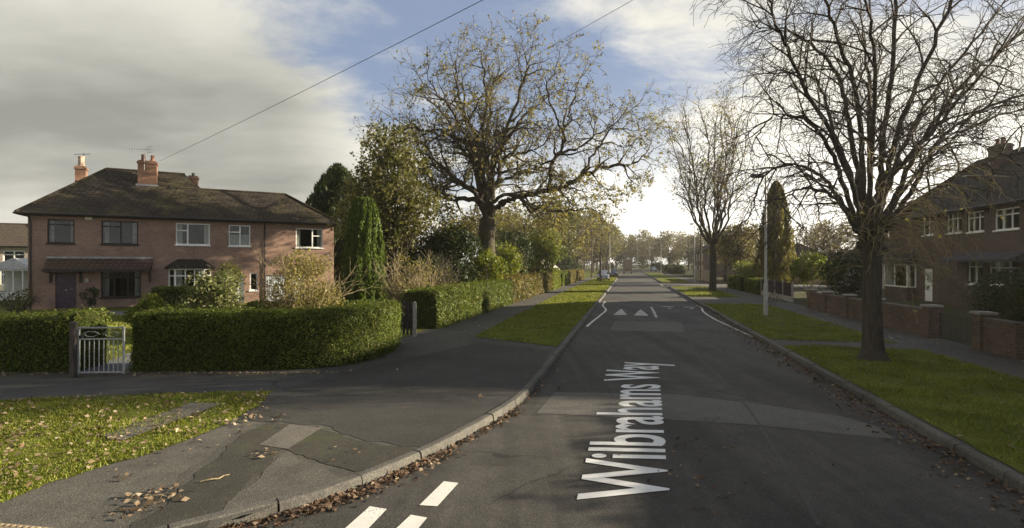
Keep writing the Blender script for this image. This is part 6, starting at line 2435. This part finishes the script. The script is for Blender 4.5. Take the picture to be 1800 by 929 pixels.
rs = math.atan2(DY, DX)
car('silver hatchback parked with two wheels on the grass verge', st(75.5, -1.75, PAVE + .01), rs + PI + .05, paint('silver_paint', (.2, .21, .23)), 4.1)
car('dark blue car parked behind the silver hatchback on the verge', st(101, -1.1, PAVE + .01), rs + PI, paint('dark_blue_paint', (.02, .028, .05)), 4.2)
car('pale grey car parked far off by the terrace side of the road', st(172, 9.6, PAVE + .01), rs + PI + .1, paint('pale_grey_paint', (.25, .26, .28)), 4.3)

lo = thing('box_lorry', 'box lorry with plain pinkish beige rear doors driving away down the road', 'lorry', st(139, 1.55, 0), rs)
BOXM = m_plain('beige_box_panel', (.19, .14, .12), .6, .3, var=.06, scale=1)
MB().bbox(-3.4, 1.9, -1.2, 1.2, .95, 3.75, .03).build('cargo_box', BOXM, lo)
for s in (-1, 1):
    d = MB().bbox(-3.425, -3.403, min(s * .02, s * 1.12), max(s * .02, s * 1.12), 1.03, 3.6, .006).build('rear_door', BOXM, lo)
    MB().tube([(-3.45, s * .3, 1.1), (-3.45, s * .3, 3.5)], .018, 6).build('locking_bar', STEEL, d)
    MB().bbox(-3.42, -3.34, min(s * .75, s * 1.1), max(s * .75, s * 1.1), .62, .8, .015).build('tail_light', REDLENS, lo)
fr = MB()
for q in (-1.19, 1.13):
    fr.box(-3.43, -3.402, q, q + .06, .96, 3.74)
fr.box(-3.43, -3.402, -1.129, 1.129, 3.66, 3.74)
fr.build('rear_frame', m_plain('pale_frame', (.5, .48, .45), .5, .3), lo)
MB().box(-3.3, 3.6, -.45, .45, .62, .94).build('chassis', BLACKTRIM, lo)
MB().box(-3.38, -3.3, -1.1, 1.1, .5, .6).build('underrun_bar', STEEL, lo)
cb = MB().prism([(2.0, .55), (3.9, .55), (3.95, 1.2), (3.75, 1.5), (3.35, 2.55), (2.0, 2.6)], -1.05, 1.05, 'y').build('cab', paint('lorry_white', (.6, .6, .58)), lo)
MB().quad((3.765, -.95, 1.55), (3.765, .95, 1.55), (3.4, .9, 2.5), (3.4, -.9, 2.5)).build('windscreen', CARGLASS, cb)
for s in (-1, 1):
    MB().bbox(3.0, 3.1, min(s * 1.15, s * 1.4), max(s * 1.15, s * 1.4), 1.7, 2.1, .03).build('mirror', BLACKTRIM, cb)
    for x in (-2.1, 2.9):
        wheel(lo, x, s * .95, .42, .28)
MB().bbox(-3.395, -3.38, -.3, .3, .64, .76, .004).build('number_plate', m_plain('yellow_plate', (.6, .5, .08), .4, .3), lo)

# ------------------------------------------------------------------ small things lying about
tw = MB()
c = gp(378, 846, PAVE)
tw.tube([(c[0] - .13, c[1] - .06, PAVE + .02), (c[0] - .03, c[1] - .02, PAVE + .03), (c[0] + .03, c[1] + .02, PAVE + .02), (c[0] + .05, c[1] + .09, PAVE + .025), (c[0] + .09, c[1] + .13, PAVE + .02)], [.006, .008, .008, .006, .004], 6)
tw.tube([(c[0] - .03, c[1] - .02, PAVE + .03), (c[0] - .09, c[1] + .02, PAVE + .025)], [.005, .003], 5)
tag(tw.build('fallen_twig', BARK_PALE), 'small crooked twig lying on the corner pavement', 'twig')
gl = thing('gully_grate', 'cast iron drain grate against the kerb across the road', 'drain cover', st(9.0, ROAD_W - .28, .004), rs)
MB().box(-.24, .24, -.2, .2, 0, .008).build('frame', IRON, gl)
for i in range(7):
    MB().box(-.2 + i * .06, -.2 + i * .06 + .03, -.16, .16, .0085, .014).build('bar', IRON, gl)

# ------------------------------------------------------------------ thin autumn haze down the street
hz = MB().box(-330, 330, -150, 620, -1.2, 32).build('haze', None)
hz['kind'] = 'stuff'
hm = bpy.data.materials.new('haze')
hm.use_nodes = True
ht = NT(hm.node_tree)
ht.n.clear()
ho = ht.node('ShaderNodeOutputMaterial')
pv = ht.node('ShaderNodeVolumePrincipled')
pv.inputs['Color'].default_value = (.9, .88, .84, 1)
pv.inputs['Density'].default_value = 0.00042
pv.inputs['Anisotropy'].default_value = 0.4
ht.l.new(pv.outputs[0], ho.inputs['Volume'])
hz.data.materials.append(hm)
